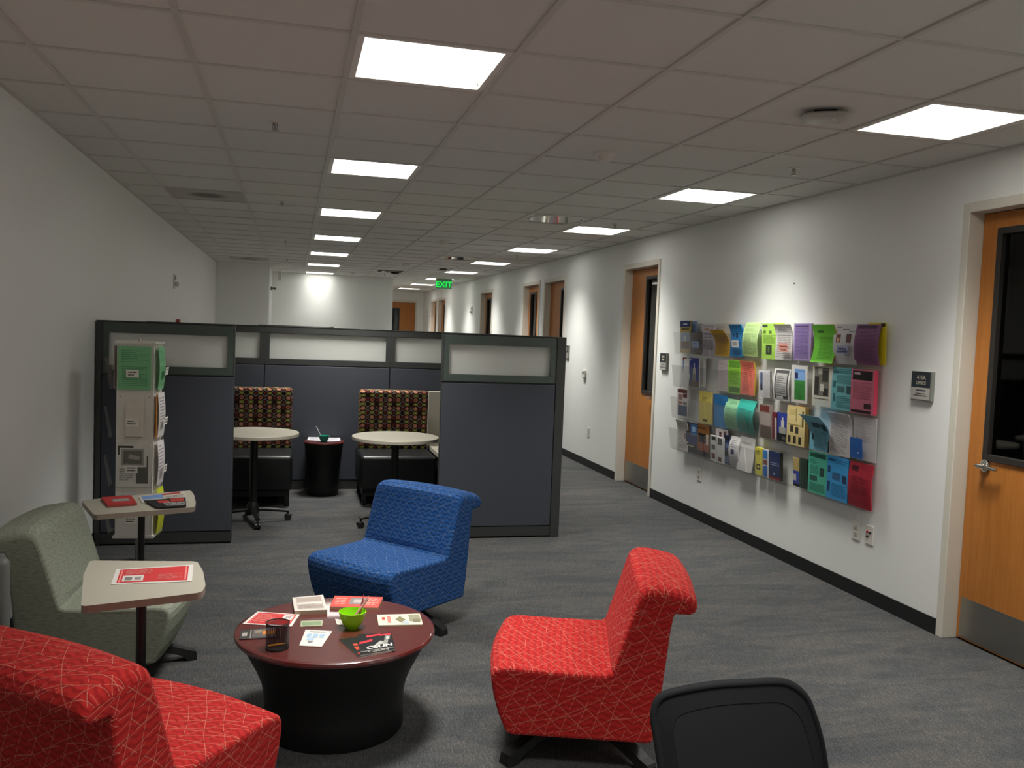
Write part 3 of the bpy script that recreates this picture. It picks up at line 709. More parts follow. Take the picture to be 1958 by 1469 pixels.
# grey upright panel at the left edge
t = thing('plastic_panel', 'pale grey upright plastic panel with rounded corner at the left edge', 'panel', (-1.19, 3.8, 0))
m = MB(); m.box(-.125, -.03, .03, .125, .03, .66, GREYP, .028, 4); m.build('panel_body', t, None, 40)
m = MB(); m.box(-.12, -.14, 0, .085, -.035, .455, BLACKP, .01); m.build('black_box', t)
m = MB(); m.box(-.125, -.036, 0, .125, .036, .03, BLACKP, .004); m.build('foot', t)

# ================================================================ BLACK MESH CHAIR (foreground)
CHBLK = mat('matte_black', '#1b1c1e', .8, spec=.2)
MESHF = N('black_mesh_fabric', color='#232427', rough=.9, spec=.2).m
t = thing('office_chair', 'black mesh-back office chair in the bottom right foreground', 'chair', (1.01, 1.86, 0), 0)
OUT = [(-.165, .46), (-.178, .56), (-.190, .66), (-.204, .74), (-.211, .785), (-.203, .822), (-.171, .843), (-.098, .863), (-.023, .870), (.054, .870), (.094, .856), (.129, .825), (.152, .781), (.175, .725), (.193, .664), (.215, .56), (.215, .46)]
def smooth_loop(o, k=4):
    n = len(o); r = []
    for i in range(n):
        p0, p1, p2, p3 = o[i-1], o[i], o[(i+1) % n], o[(i+2) % n]
        if abs(p1[1]-.46) < 1e-6: r.append(p1); continue
        for q in range(k):
            t = q/k; r.append(tuple(.5*(2*p1[c]+(p2[c]-p0[c])*t+(2*p0[c]-5*p1[c]+4*p2[c]-p3[c])*t*t+(3*p1[c]-p0[c]-3*p2[c]+p3[c])*t**3) for c in (0, 1)))
    return r
OUT = smooth_loop(OUT)
def back_y(x, z): return -.16+.9*x*x+.10*(z-.66)**2*2+.03*(.87-z)-.10*x
def inset_open(o, k): c = (0.0, .63); return [(c[0]+(x-c[0])*k, c[1]+(z-c[1])*k) for x, z in o]
o1, o2 = OUT, inset_open(OUT, .83)
m = MB(); m.tube([(x, back_y(x, z), z) for x, z in OUT+OUT[:1]], .010, CHBLK, 8, cap=False, ref=(0, 1, 0))
a1 = [(x, back_y(x, z)-.006, z) for x, z in o1]; b1 = [(x, back_y(x, z)-.010, z) for x, z in o2]; a2 = [(x, y+.02, z) for x, y, z in a1]; b2 = [(x, y+.02, z) for x, y, z in b1]; n = len(o1)
for i in range(n):
    j = (i+1) % n
    m.face([a1[i], a1[j], b1[j], b1[i]], CHBLK); m.face([a2[j], a2[i], b2[i], b2[j]], CHBLK); m.face([b1[i], b1[j], b2[j], b2[i]], CHBLK)
m.build('back_frame', t, None, 50)
m = MB(); R = 6; rings = [[(x*(1-q/R)+0*(q/R), z*(1-q/R)+.63*(q/R)) for x, z in o2] for q in range(R+1)]
vv = []; ff = []
for rg in rings: vv += [(x, back_y(x, z)-.009, z) for x, z in rg]
for q in range(R):
    for i in range(n): ff.append((q*n+i, q*n+(i+1) % n, (q+1)*n+(i+1) % n, (q+1)*n+i))
m.add(vv, ff, MESHF); m.build('mesh_back', t, None, 60)
m = MB(); m.box(-.22, -.52, .42, .22, -.06, .48, MESHF, .025, 3); m.build('seat', t, None, 50)
m = MB(); m.tube([(0, -.10, .40), (0, .02, .42), (0, -.06, .50), (0, -.13, .55)], [.028, .028, .025, .02], BLACKP, 10); m.build('back_support', t, None, 50)
m = MB(); m.tube([(0, -.28, .10), (0, -.28, .42)], .028, BLACKP, 16); m.build('gas_column', t, None, 40)
for k in range(5):
    a = 2*PI*k/5+.3; c, s = math.cos(a), math.sin(a); m = MB(); m.tube([(c*.02, s*.02-.28, .11), (c*.16, s*.16-.28, .10), (c*.28, s*.28-.28, .075)], [.026, .022, .016], BLACKP, 8); fo = m.build('base_arm', t, None, 50)
    m = MB(); m.lathe([(.001, -.02), (.025, -.02), (.027, 0), (.025, .02), (.001, .02)], BLACKP, 16, cap=False, M=Matrix.Translation((c*.28, s*.28-.28, .027)) @ Matrix.Rotation(a, 4, 'Z') @ Matrix.Rotation(PI/2, 4, 'X')); m.tube([(c*.28, s*.28-.28, .04), (c*.28, s*.28-.28, .075)], .007, BLACKP, 8); m.build('castor', fo, None, 40)

# ================================================================ PAPER GOODS
def paper(name, label, cat, group, c4, thick, color, patches=(), bend=None, edge=None, nv=1, drop=0):
    """sheet or booklet. c4 = BL, BR, TR, TL as read; bend(v) pushes out along the normal; patches = printed areas
    ('r', u0, v0, u1, v1, hex) block | ('t', u0, v0, u1, v1, n, hex) text lines | ('x', u, v, size, hex, text) lettering"""
    bl, br, tr, tl = (Vector(p) for p in c4)
    nrm = (br-bl).cross(tl-bl).normalized(); bend = bend or (lambda v: 0.0)
    if nv == 1 and bend(.37) != 0: nv = 12
    def Q(u, v, d=0.0):
        p = (bl*(1-u)+br*u)*(1-v)+(tl*(1-u)+tr*u)*v
        return p+nrm*(bend(v)+d)
    m = MB(); fm = P(color); em = P(edge or color)
    for i in range(nv):
        a, b = i/nv, (i+1)/nv
        m.face([Q(0, a), Q(1, a), Q(1, b), Q(0, b)], fm); m.face([Q(1, a, -thick), Q(0, a, -thick), Q(0, b, -thick), Q(1, b, -thick)], em)
        m.face([Q(0, a, -thick), Q(0, a), Q(0, b), Q(0, b, -thick)], em); m.face([Q(1, a), Q(1, a, -thick), Q(1, b, -thick), Q(1, b)], em)
    m.face([Q(0, 0, -thick), Q(1, 0, -thick), Q(1, 0), Q(0, 0)], em); m.face([Q(0, 1), Q(1, 1), Q(1, 1, -thick), Q(0, 1, -thick)], em)
    rnd = random.Random(label); lev = .0004
    for p in patches:
        if p[0] == 'r':
            _, u0, v0, u1, v1, h = p; k = max(1, round((v1-v0)*nv)); lev += .00012
            for i in range(k):
                a, b = v0+(v1-v0)*i/k, v0+(v1-v0)*(i+1)/k
                m.face([Q(u0, a, lev), Q(u1, a, lev), Q(u1, b, lev), Q(u0, b, lev)], P(h))
        elif p[0] == 'q':                       # free four-cornered print
            lev += .00012; m.face([Q(u, v, lev) for u, v in p[1]], P(p[2]))
        elif p[0] == 't':
            _, u0, v0, u1, v1, n, h = p; st = (v1-v0)/n
            for i in range(n):
                vv = v1-st*(i+.5); u = u0
                e = u1-(rnd.random()*.45*(u1-u0) if rnd.random() < .3 else 0)
                while u < e-.01:
                    L = min(e-u, rnd.uniform(.1, .35)*(u1-u0)+.03); m.face([Q(u, vv-st*.2, lev+.0003), Q(u+L, vv-st*.2, lev+.0003), Q(u+L, vv+st*.2, lev+.0003), Q(u, vv+st*.2, lev+.0003)], P(h)); u += L+.02
        elif p[0] == 'x':
            _, u, v, sz, h, s = p; o = Q(u, v, lev+.0006); ax = (br-bl).normalized(); ay = (Q(u, min(1, v+.02))-Q(u, v-.02)).normalized(); az = ax.cross(ay)
            M = Matrix.Translation(o) @ Matrix(((ax.x, ay.x, az.x, 0), (ax.y, ay.y, az.y, 0), (ax.z, ay.z, az.z, 0), (0, 0, 0, 1)))
            m.text(s, sz, P(h), M, .0001, bold=sz*(.045 if s == 'CSUN' else .02))
    loc = (bl+br)/2-nrm*thick
    o = m.build(name, None, loc, 40 if nv > 1 else None)
    return tag(o, label, cat, group)
# ---- the clear wall rack
RY = [7.72, 6.995, 6.262, 5.53, 4.765]; RZ = [1.495, 1.187, .892, .595]
t = thing('brochure_rack', 'large clear acrylic wall rack holding four rows of flyers', 'rack', (XR, 6.243, .57))
def rk(m): m.v = [v-Vector((XR, 6.243, .57)) for v in m.v]; return m
m = MB(); m.box(XR-.008, RY[4], .565, XR-.004, RY[0], 1.775, ACRYL); rk(m).build('back_panel', t)
BRK = mat('rack_screw', '#8c8a86', .3, .8)
for r in range(4):
    for c in range(4):
        y0, y1, z = RY[c+1]+.008, RY[c]-.008, RZ[r]-.006; m = MB(); e = .003; d0, d1, hh = .070, .098, .20
        m.add([(XR-d0, y0, z), (XR-d0, y1, z), (XR-d1, y1, z+hh), (XR-d1, y0, z+hh), (XR-d0+e, y0, z), (XR-d0+e, y1, z), (XR-d1+e, y1, z+hh), (XR-d1+e, y0, z+hh)],
              [(0, 1, 2, 3), (7, 6, 5, 4), (3, 2, 6, 7), (0, 4, 5, 1), (0, 3, 7, 4), (1, 5, 6, 2)], ACRYL)
        m.box(XR-d0, y0, z-e, XR-.008, y1, z, ACRYL)
        for yy in ([y1] if c == 0 else [])+([y0] if c == 3 else []): m.face([(XR-d0, yy, z), (XR-.008, yy, z), (XR-.008, yy, z+hh), (XR-d1, yy, z+hh)], ACRYL)
        po = rk(m).build('pocket', t)
for yy in (RY[0]-.1, RY[1], RY[2], RY[3], RY[4]+.1):
    for zz in (1.72, 1.15, .61):
        m = MB(); m.lathe([(.007, 0), (.007, .003), (.001, .005)], BRK, 10, M=Matrix.Translation((XR-.008, yy, zz)) @ Matrix.Rotation(-PI/2, 4, 'Y')); rk(m).build('screw', t, None, 40)
def lean(d): return lambda v: d*v
def curl(d, s=.45): return lambda v: .004+(d*((v-s)/(1-s))**2 if v > s else 0.0)
def bulge(d): return lambda v: d*math.sin(PI*v)
def cup(d): return lambda v: d*(math.sin(PI*(.15+.85*v))-.45)     # hollow middle
def sagb(d): return lambda v: .03-d*math.sin(PI*v)
def item(name, label, cat, rect, color, patches=(), thick=.006, bend=None, edge=None, front=.045, row=1, skew=0):
    y0, y1, z0, z1 = rect; z0 = max(z0, RZ[row]-.004); x = XR-front; b = bend or lean(.012)
    return paper(name, label, cat, 'papers in the clear wall rack', [(x, y1, z0), (x, y0, z0), (x, y0+skew, z1), (x, y1+skew, z1)], thick, color, patches, b, edge, 12)
K = '#3a3a40'; G_ = '#6a6a6c'
def txt(h=K, n=16, u0=.08, u1=.92, v0=.06, v1=.9): return ('t', u0, v0, u1, v1, n, h)
B, F = 'brochure', 'flyer'
# row one
item('travel_brochure', 'navy and yellow brochure with a dome picture, first in the top rack row', B, (7.441,7.656,1.5,1.798), '#b9a25a', [('r', 0, .8, 1, 1, '#22386a'), ('r', .3, .88, .7, .92, '#c9d2e0'), ('r', .12, .72, .88, .76, '#4a4430'), ('r', .06, .12, .94, .63, '#7a92b0'), ('r', .1, .14, .9, .36, '#5d3a28'), ('r', .42, .36, .58, .52, '#c9c4b4')], .012, row=0)
item('travel_brochure', 'pale blue folded brochure peeking behind the navy one in top row', B, (7.348,7.457,1.508,1.797), '#7f97ba', [('r', .1, .3, .8, .9, '#5a6f96')], .006, front=.028, row=0)
item('picture_brochure', 'dark grey picture brochure with pale blue pocket label, top row left', B, (7.189,7.438,1.497,1.699), '#55504e', [('r', .05, .55, .95, .96, '#4a3833'), ('r', .5, .05, .95, .45, '#7b706a')], .008, row=0)
item('text_brochure', 'white tall brochure with dark text bars, top row third from left', B, (6.954,7.203,1.494,1.758), '#cdc3cd', [txt('#5a3f4c', 9, .12, .9, .18, .5), txt('#5c4d55', 4, .2, .95, .56, .76), ('r', .2, .82, .55, .88, '#c08a6c'), txt('#9a9098', 2, .1, .9, .92, .99)], .006, row=0)
item('yellow_flyer', 'orange yellow flyer curling forward in the top rack row', F, (6.684,6.935,1.497,1.716), '#e0ad1c', [txt('#a27a14', 16, .1, .9, .06, .8)], .004, curl(.075, .35), '#d79a18', row=0)
item('blue_flyer', 'blue flyer stack bent at the top, top rack row', F, (6.465,6.676,1.499,1.764), '#2f86c4', [txt('#1d5f92', 5, .1, .9, .7, .95), ('r', .2, .62, .32, .7, '#173a5c'), ('r', .45, .58, .6, .74, '#173a5c'), txt('#20659a', 8, .15, .9, .08, .5)], .012, curl(.03, .6), '#4b9ad2', row=0)
item('pale_green_flyer', 'pale green flyer leaning in the top rack row', F, (6.216,6.456,1.51,1.781), '#bfdc96', [txt('#9cb878', 22, .1, .92, .06, .92)], .003, lambda v: .004+.022*math.sin(PI*v), '#b2cf88', row=0, skew=-.03)
item('lime_flyer', 'lime flyer with a dark square picture, top rack row', F, (5.964,6.165,1.497,1.771), '#aedb5e', [('r', .02, .9, .4, .97, '#44523a'), ('r', .1, .72, .28, .8, '#5f7a3a'), ('r', .5, .72, .7, .8, '#5f7a3a'), txt('#7fa644', 8, .1, .92, .45, .68), ('r', .3, .14, .72, .4, '#3d4a34'), ('r', .46, .2, .56, .34, '#6f8656')], .006, row=0)
item('lime_flyer', 'bright yellow green sheet behind the lime flyer, only its top showing', F, (5.885,6.044,1.507,1.777), '#d2ee5c', [], .003, front=.022, row=0)
item('white_flyer', 'white flyer with pink pocket label, folded at the top, top row', F, (5.738,5.968,1.5,1.764), '#d2cfcd', [txt('#8e8a8a', 5, .2, .92, .78, .94), txt('#9d9998', 13, .1, .9, .06, .72)], .004, curl(.03, .6), row=0)
item('purple_flyer', 'purple flyer with framed text, top row fourth pocket', F, (5.503,5.726,1.504,1.771), '#a794c2', [('r', .08, .06, .88, .98, '#8d78ac'), txt('#6d5a90', 20, .12, .84, .14, .88), ('r', .1, .9, .84, .94, '#57456f')], .014, bend=lean(.006), edge='#b5a6cb', row=0)
item('green_flyer', 'bright green flyer bowed inward with orange sheets behind, top row', F, (5.202,5.46,1.5,1.763), '#6fc13c', [('r', .2, .78, .48, .84, '#3f6f2c'), txt('#559a30', 18, .25, .9, .1, .68)], .004, sagb(.026), '#d9a632', row=0)
item('white_flyer', 'white flyer with small photos and a lilac pocket label, top row right', F, (4.976,5.225,1.5,1.765), '#c3c1c3', [txt('#55535c', 1, .1, .35, .9, .95), txt('#55535c', 1, .38, .66, .84, .89), txt('#55535c', 1, .66, .98, .79, .84), ('r', .12, .54, .32, .74, '#7a4a3a'), ('r', .16, .56, .28, .66, '#c9a48c'), ('r', .56, .54, .78, .76, '#6b4a48'), txt('#a09da0', 8, .55, .95, .2, .5)], .005, bulge(.015), row=0)
item('plum_flyer', 'plum purple flyer bowing outward at the right end of top row', F, (4.752,4.993,1.506,1.765), '#86587f', [('r', .06, .88, .86, .97, '#4f3350'), txt('#6c4468', 24, .1, .9, .05, .84)], .005, bulge(.018), '#7d5376', row=0)
item('yellow_flyer', 'yellow sheet with black print behind the plum flyer', F, (4.721,4.887,1.511,1.776), '#e2cf2c', [('r', .7, .9, .95, .98, '#3b381c')], .003, front=.024, row=0)
# row two
item('blue_folder', 'thin blue folder edge at the left end of second rack row', F, (7.525,7.596,1.203,1.458), '#5a7fc0', [('r', 0, .88, 1, 1, '#8e2c3c')], .004, front=.03, row=1)
item('white_flyer', 'curved blank white flyer at the left of second rack row', F, (7.41,7.562,1.19,1.446), '#d0cecb', [], .003, lambda v: .02*(1-v)**2, row=1)
item('capitol_brochure', 'dark blue brochure with white dome building, second rack row', B, (7.227,7.425,1.199,1.461), '#2c3c86', [('r', .1, 0, .95, .2, '#6b5a48'), ('r', .3, .2, .7, .46, '#8a8078'), ('r', .38, .46, .68, .66, '#b9b6b2'), ('r', .47, .66, .58, .82, '#c6c6c6'), ('r', .1, .9, .2, .97, '#d0d0d8')], .014, edge='#c8c6c2', row=1)
item('white_brochure', 'plain white brochure stack beside the dome brochure, second row', B, (7.127,7.221,1.206,1.464), '#c6c4c0', [('r', .1, .1, .5, .9, '#a3a19c')], .004, front=.03, row=1)
item('faint_flyer', 'pale pinkish flyer behind clear pocket, second rack row', F, (6.701,6.888,1.197,1.465), '#c9bcbc', [txt('#b0a2a4', 20, .1, .9, .06, .9)], .003, front=.028, row=1)
item('green_flyer', 'green flyer with dark banner, second rack row left half', F, (6.472,6.689,1.193,1.471), '#86bf3a', [('r', .1, .04, .95, .2, '#4c7424'), ('r', .12, .78, .95, .97, '#5f942c'), txt('#6aa030', 10, .16, .9, .28, .72)], .012, edge='#d08a34', row=1)
item('salmon_flyer', 'salmon flyer stack with yellow sheets behind, second rack row', F, (6.248,6.471,1.2,1.47), '#d9715e', [txt('#b9594a', 14, .2, .8, .1, .92)], .010, curl(.02, .6), '#e0bb3c', row=1)
item('small_booklet', 'small white booklet with a narrow blue picture, second row middle', B, (6.016,6.179,1.202,1.409), '#cbc9cc', [('r', .14, .26, .36, .92, '#4d5d7c'), ('r', .16, .26, .3, .5, '#25262c'), ('r', .44, .05, .92, .94, '#bab8ba')], .018, edge='#b9b7b5', row=1)
item('grey_flyer', 'white sheet with curved dark grey border print, second rack row', F, (5.738,5.96,1.197,1.434), '#cbcac8', [('r', .1, .06, .92, .96, '#4e4d4c'), ('r', .18, .16, .84, .86, '#a9a8a6'), ('r', .22, .04, .62, .14, '#c9c8c6'), txt('#747372', 9, .24, .78, .2, .8)], .003, bulge(.014), row=1)
item('green_blue_flyer', 'white sheet with blue block over green block, second rack row', F, (5.512,5.719,1.2,1.471), '#d3d2cd', [('r', .2, .08, .86, .6, '#3f8a3f'), ('r', .2, .6, .86, .9, '#7fa9dc'), ('r', .22, .64, .42, .8, '#2a2c5c'), txt('#2f6f30', 10, .26, .8, .1, .52), txt('#5a7fb4', 3, .26, .8, .82, .89)], .004, row=1)
item('photo_flyer', 'black and white people photo flyer, second row right section', F, (5.224,5.455,1.199,1.476), '#d0cdbf', [('r', .1, .26, .84, .97, '#77746a'), ('r', .12, .28, .34, .74, '#35332f'), ('r', .5, .62, .8, .9, '#3b3934'), ('r', .56, .28, .82, .46, '#33312d'), ('r', .3, .8, .5, .95, '#b3afa2'), ('r', .4, .38, .6, .56, '#c9c6ba'), txt('#55534c', 1, .12, .85, .17, .21)], .008, edge='#d8cfae', bend=lean(.006), row=1)
item('aqua_flyer', 'aqua flyer with dark text and pictures, second row right section', F, (4.998,5.229,1.194,1.478), '#6fb1b6', [('r', .06, .86, .34, .92, '#3c6f76'), txt('#3f7d84', 3, .34, .96, .86, .97), ('r', .08, .52, .2, .68, '#3b6a70'), txt('#4d8d93', 10, .24, .94, .62, .82), ('r', .28, .42, .62, .56, '#486f74'), ('r', .72, .4, .92, .58, '#35555a'), ('r', .1, .2, .2, .38, '#3b6a70'), txt('#4d8d93', 7, .26, .94, .06, .34)], .006, bend=lean(.006), row=1)
item('pink_flyer', 'thick pink flyer stack with black banner, right end of second row', F, (4.764,4.999,1.193,1.475), '#d0758c', [('r', .07, .76, .93, .97, '#2b2226'), ('r', .14, .88, .4, .93, '#c9a8b0'), txt('#a95a70', 9, .1, .9, .32, .72), ('r', .6, .12, .9, .24, '#4a2f38'), ('r', .04, .02, .9, .08, '#3a272e')], .028, edge='#e04a68', bend=lean(.006), front=.058, row=1)
# row three
item('photo_strip_brochure', 'narrow brochure of small photos, left end of third rack row', B, (7.428,7.647,0.909,1.162), '#c9c0be', [('r', .04, .86, .96, .99, '#5a2a2a'), ('r', .08, .6, .5, .8, '#8e6a62'), ('r', .56, .7, .96, .84, '#5a3434'), ('r', .08, .44, .5, .54, '#a06a48'), ('r', .58, .44, .94, .54, '#6a6660'), ('r', .06, .03, .96, .4, '#3a4a66')], .006, row=2)
item('yellow_brochure', 'tall pale yellow brochure, third rack row left', B, (6.956,7.186,0.892,1.174), '#d6c364', [txt('#8a7a3a', 4, .25, .7, .7, .84), ('r', .3, .06, .7, .13, '#4d4526'), ('r', 0, .68, 1, .69, '#bfae54')], .006, row=2)
item('blue_notebook', 'blue booklet with dark spiral edge, third rack row', B, (6.663,6.914,0.887,1.167), '#2e7cb8', [('r', 0, 0, .07, 1, '#1d3a56'), txt('#2366a0', 5, .14, .9, .62, .9)], .005, row=2)
item('mint_flyer', 'pale mint flyer bulging forward, third rack row', F, (6.435,6.681,0.899,1.147), '#94cfa0', [txt('#5f9a72', 3, .3, .75, .84, .93), txt('#74b086', 13, .12, .9, .08, .7)], .003, bulge(.028), row=2)
item('teal_flyer', 'teal flyer bulging forward beside the mint one, third rack row', F, (6.193,6.457,0.894,1.16), '#31a596', [txt('#238274', 15, .12, .88, .12, .75)], .003, bulge(.036), '#2a6e64', row=2)
item('photo_brochure', 'brown picture brochure in third rack row middle section', B, (5.944,6.139,0.889,1.151), '#8b7b74', [('r', .02, .78, .75, .96, '#6a342c'), ('r', .05, .38, .85, .74, '#a39690'), ('r', .08, .02, .9, .36, '#5f544c')], .006, edge='#c8c2ba', row=2)
item('maroon_brochure', 'thin maroon brochure spine beside the brown brochure', B, (5.877,5.94,0.901,1.104), '#6d2530', [('r', .55, 0, 1, .8, '#c4bcb4')], .010, front=.05, row=2)
item('capitol_brochure', 'royal blue brochure with white dome building, third rack row', B, (5.73,5.88,0.894,1.11), '#2f3f96', [('r', .05, 0, .98, .28, '#1f2420'), ('r', .2, .28, .8, .5, '#a6a39a'), ('r', .38, .5, .66, .74, '#cfcdc6'), ('r', .46, .74, .58, .84, '#d6d6d2'), txt('#8a8a88', 3, .5, .9, .06, .18)], .012, edge='#2a2c28', row=2)
item('cream_booklet', 'thick cream booklet with small dark pictures, third rack row', B, (5.499,5.731,0.89,1.174), '#dcc88c', [('r', .12, .78, .5, .92, '#cbb678'), ('r', .5, .62, .53, .96, '#8a7844'), ('r', .84, .5, .93, .9, '#6a5a38'), ('r', .2, .34, .36, .5, '#3a352a'), ('r', .5, .32, .66, .48, '#3a352a'), ('r', .08, .06, .24, .24, '#3a352a'), ('r', .38, .06, .54, .24, '#3a352a'), ('r', .68, .06, .82, .24, '#3a352a'), ('r', .1, .52, .8, .54, '#a8945c')], .03, edge='#cf9f52', front=.058, bend=lean(.006), row=2)
item('light_blue_flyer', 'light blue flyer whose top flops forward, third rack row', F, (5.216,5.448,0.891,1.135), '#78b6cc', [('r', .28, .66, .7, .8, '#3e5d6c'), ('r', .75, .6, .95, .78, '#2f4a58'), ('r', .1, .3, .22, .46, '#2f4a58'), txt('#55909f', 10, .26, .92, .08, .56)], .004, curl(.10, .4), '#35a0cc', row=2)
item('white_papers', 'white text papers folded at top, third rack row right', F, (4.984,5.229,0.891,1.175), '#c4bfbf', [txt('#9c9898', 24, .1, .85, .06, .9)], .008, curl(.03, .65), row=2)
item('white_papers', 'white sheets behind the blue card, right end of third row', F, (4.745,4.972,0.895,1.175), '#c2bec0', [txt('#a5a1a4', 12, .1, .75, .4, .9)], .006, front=.032, row=2)
item('blue_card', 'small royal blue card at the right end of third rack row', B, (4.851,4.976,0.902,1.034), '#2f66b4', [('r', .62, .25, .72, .33, '#c9d8ee')], .003, front=.052, row=2)
# row four
item('newsletter', 'white text newsletter leaning at the left end of bottom row', F, (7.376,7.612,0.595,0.875), '#cfcac4', [txt('#9a958f', 18, .1, .9, .06, .9), ('r', .62, .4, .98, .58, '#8a6a52')], .004, curl(.03, .5), row=3)
item('picture_brochure', 'dark blue brochure of landscape pictures, bottom row left', B, (7.185,7.426,0.593,0.873), '#37405e', [('r', .05, .62, .35, .95, '#4a3a34'), ('r', .4, .6, .95, .96, '#3f6a9c'), ('r', .55, .72, .8, .88, '#8fb2d0'), ('r', .05, .36, .95, .54, '#2a3566'), ('r', .05, .04, .95, .3, '#1f2620'), ('r', .2, .22, .7, .26, '#a9a890')], .008, row=3)
item('portrait_brochure', 'brochure with dark haired portrait on orange, bottom rack row', B, (6.958,7.206,0.593,0.882), '#8a5a24', [('r', .02, .02, .98, .18, '#20242c'), ('r', .1, .18, .9, .42, '#8e4a3c'), ('r', .15, .44, .72, .72, '#1d1a1a'), ('r', .75, .4, .92, .72, '#c8bfae'), ('r', .1, .86, .7, .9, '#4a3014')], .010, edge='#3a3630', row=3)
item('white_booklet', 'taller white booklet with two small dark pictures, bottom row', B, (6.658,6.871,0.599,0.881), '#cfc7c7', [('r', .3, .74, .5, .9, '#5a3a3c'), ('r', .68, .72, .9, .94, '#6a4a4a')], .006, front=.03, row=3)
item('white_booklet', 'pair of white photo booklets, bottom rack row second section', B, (6.675,6.916,0.583,0.811), '#d0cecc', [('r', .1, .82, .42, .96, '#2c2c2c'), ('r', .58, .7, .88, .95, '#4a4a46'), ('r', .1, .46, .38, .64, '#4f4f4a'), ('r', .1, .1, .38, .3, '#6a3c22'), ('r', .6, .06, .86, .22, '#5c2c20'), ('r', .49, 0, .51, 1, '#b5b3b0')], .022, front=.055, row=3)
item('navy_brochure', 'narrow navy brochure with scattered white print, bottom rack row', B, (6.582,6.685,0.598,0.841), '#27345c', [('r', .1, .84, .9, .97, '#14171c'), ('r', .3, .56, .8, .72, '#56699c'), ('r', .1, .3, .9, .46, '#12141a'), txt('#8a94b4', 5, .15, .9, .05, .26)], .006, row=3)
item('white_flyer', 'white curved sheet with small blue print, bottom rack row', F, (6.417,6.576,0.605,0.845), '#cdcaca', [('r', .25, .4, .6, .56, '#2c2f5a'), txt('#9a9898', 4, .2, .7, .62, .9)], .012, bulge(.025), row=3)
item('white_papers', 'white papers spreading outward, right of the second bottom section', F, (6.194,6.434,0.588,0.863), '#cbc9c7', [txt('#8a8886', 2, .1, .8, .78, .86)], .004, lambda v: .022*(1-v)**2, row=3)
item('yellow_booklet', 'bright yellow slim booklet, bottom rack row middle', B, (6.067,6.17,0.593,0.808), '#d8cf4c', [('r', .2, .2, .75, .4, '#3c3a22'), ('r', .34, .25, .6, .35, '#d8cf4c'), txt('#7d772c', 4, .2, .8, .74, .92)], .02, edge='#e6dc3a', row=3)
item('blue_white_booklet', 'slim blue and white striped booklet, bottom rack row', B, (5.957,6.057,0.594,0.807), '#c9cbd0', [('r', .1, .02, .7, .4, '#2d66ac'), ('r', .1, .44, .7, .62, '#7a4a3c'), ('r', .1, .66, .7, .96, '#2f74bc')], .012, row=3)
item('navy_booklet', 'wide navy booklet with red foot band, bottom rack row', B, (5.789,5.951,0.601,0.81), '#22305a', [('r', 0, 0, 1, .08, '#8c2424'), txt('#8e9ab8', 2, .15, .9, .48, .62), ('r', .44, .16, .56, .24, '#aab2c6')], .024, edge='#3a3733', front=.055, row=3)
item('khaki_brochure', 'khaki and blue brochure alone left of the dark green one', B, (5.55,5.63,0.599,0.804), '#b59f66', [('r', 0, 0, 1, .55, '#3a4a9c'), ('r', 0, .2, .5, .42, '#c0bcb8'), ('r', 0, 0, 1, .1, '#1c2228')], .008, row=3)
item('dark_green_brochure', 'dark green folded brochures, bottom rack row third section', B, (5.452,5.549,0.598,0.811), '#27382f', [('r', .1, 0, .16, 1, '#4a6454'), ('r', .4, 0, .45, 1, '#456050')], .016, edge='#1c2822', row=3)
item('sea_green_flyer', 'sea green flyer with dark title band, bottom rack row', F, (5.226,5.445,0.585,0.883), '#4fae94', [('r', .08, .86, .92, .96, '#24564a'), txt('#357f6c', 5, .08, .55, .7, .82), ('r', .62, .44, .86, .64, '#2c4a44'), ('r', .1, .3, .5, .42, '#2f5a50'), txt('#3b8a76', 9, .1, .56, .46, .68), txt('#3b8a76', 6, .1, .9, .06, .26)], .006, row=3, bend=lean(.006))
item('sky_blue_flyer', 'sky blue flyer with small pictures, bottom rack row', F, (4.991,5.229,0.584,0.882), '#3f97d2', [('r', .06, .88, .36, .93, '#1d4f7c'), txt('#2b76ac', 4, .36, .94, .84, .95), ('r', .06, .6, .18, .76, '#1f4468'), ('r', .28, .46, .64, .62, '#34648c'), ('r', .74, .42, .92, .6, '#26405a'), ('r', .06, .16, .18, .4, '#1f4468'), txt('#2f7db6', 8, .26, .92, .08, .38)], .014, edge='#2a7cba', row=3, bend=lean(.004))
item('olive_sheet', 'olive green sheet edge between the sky blue and red flyers', F, (4.933,5,0.602,0.884), '#74803a', [], .003, front=.024, row=3)
item('red_flyer', 'dark red flyer bowing outward at right end of bottom row', F, (4.742,4.977,0.589,0.879), '#9c2434', [('r', .12, .8, .4, .92, '#4a1620'), txt('#7c1c2a', 10, .16, .86, .3, .7)], .008, bulge(.014), '#c02a3c', row=3)
# pocket labels stuck on the front of the rack
def label_card(label, rect, color, words, h):
    y0, y1, z0, z1 = rect
    f = lambda z: XR-.1005-.0-(0 if z > 1.67 else .0)
    xb = XR-.070-.028*(z0-RZ[0]+.006)/.20-.0015; xt = XR-.070-.028*(z1-RZ[0]+.006)/.20-.0015
    pt = [('x', .5, .64, .022, h, words[0]), ('x', .5, .3, .022, h, words[1])] if words else [txt(h, 2, .2, .8, .25, .8)]
    return paper('pocket_label', label, 'label', 'pocket labels on the rack', [(xb, y1, z0), (xb, y0, z0), (xt, y0, z1), (xt, y1, z1)], .001, color, pt, nv=1)
label_card('small pale blue label over the dark grey picture brochure', (7.191,7.324,1.554,1.613), '#a9b8d8', None, '#5a6a90')
label_card('small grey white label over the blue flyer', (6.467,6.582,1.575,1.633), '#bcbab8', None, '#77757a')
label_card('salmon pocket label on the white folded flyer', (5.733,5.861,1.56,1.626), '#d9a498', ('Community', 'Services'), '#a8503c')
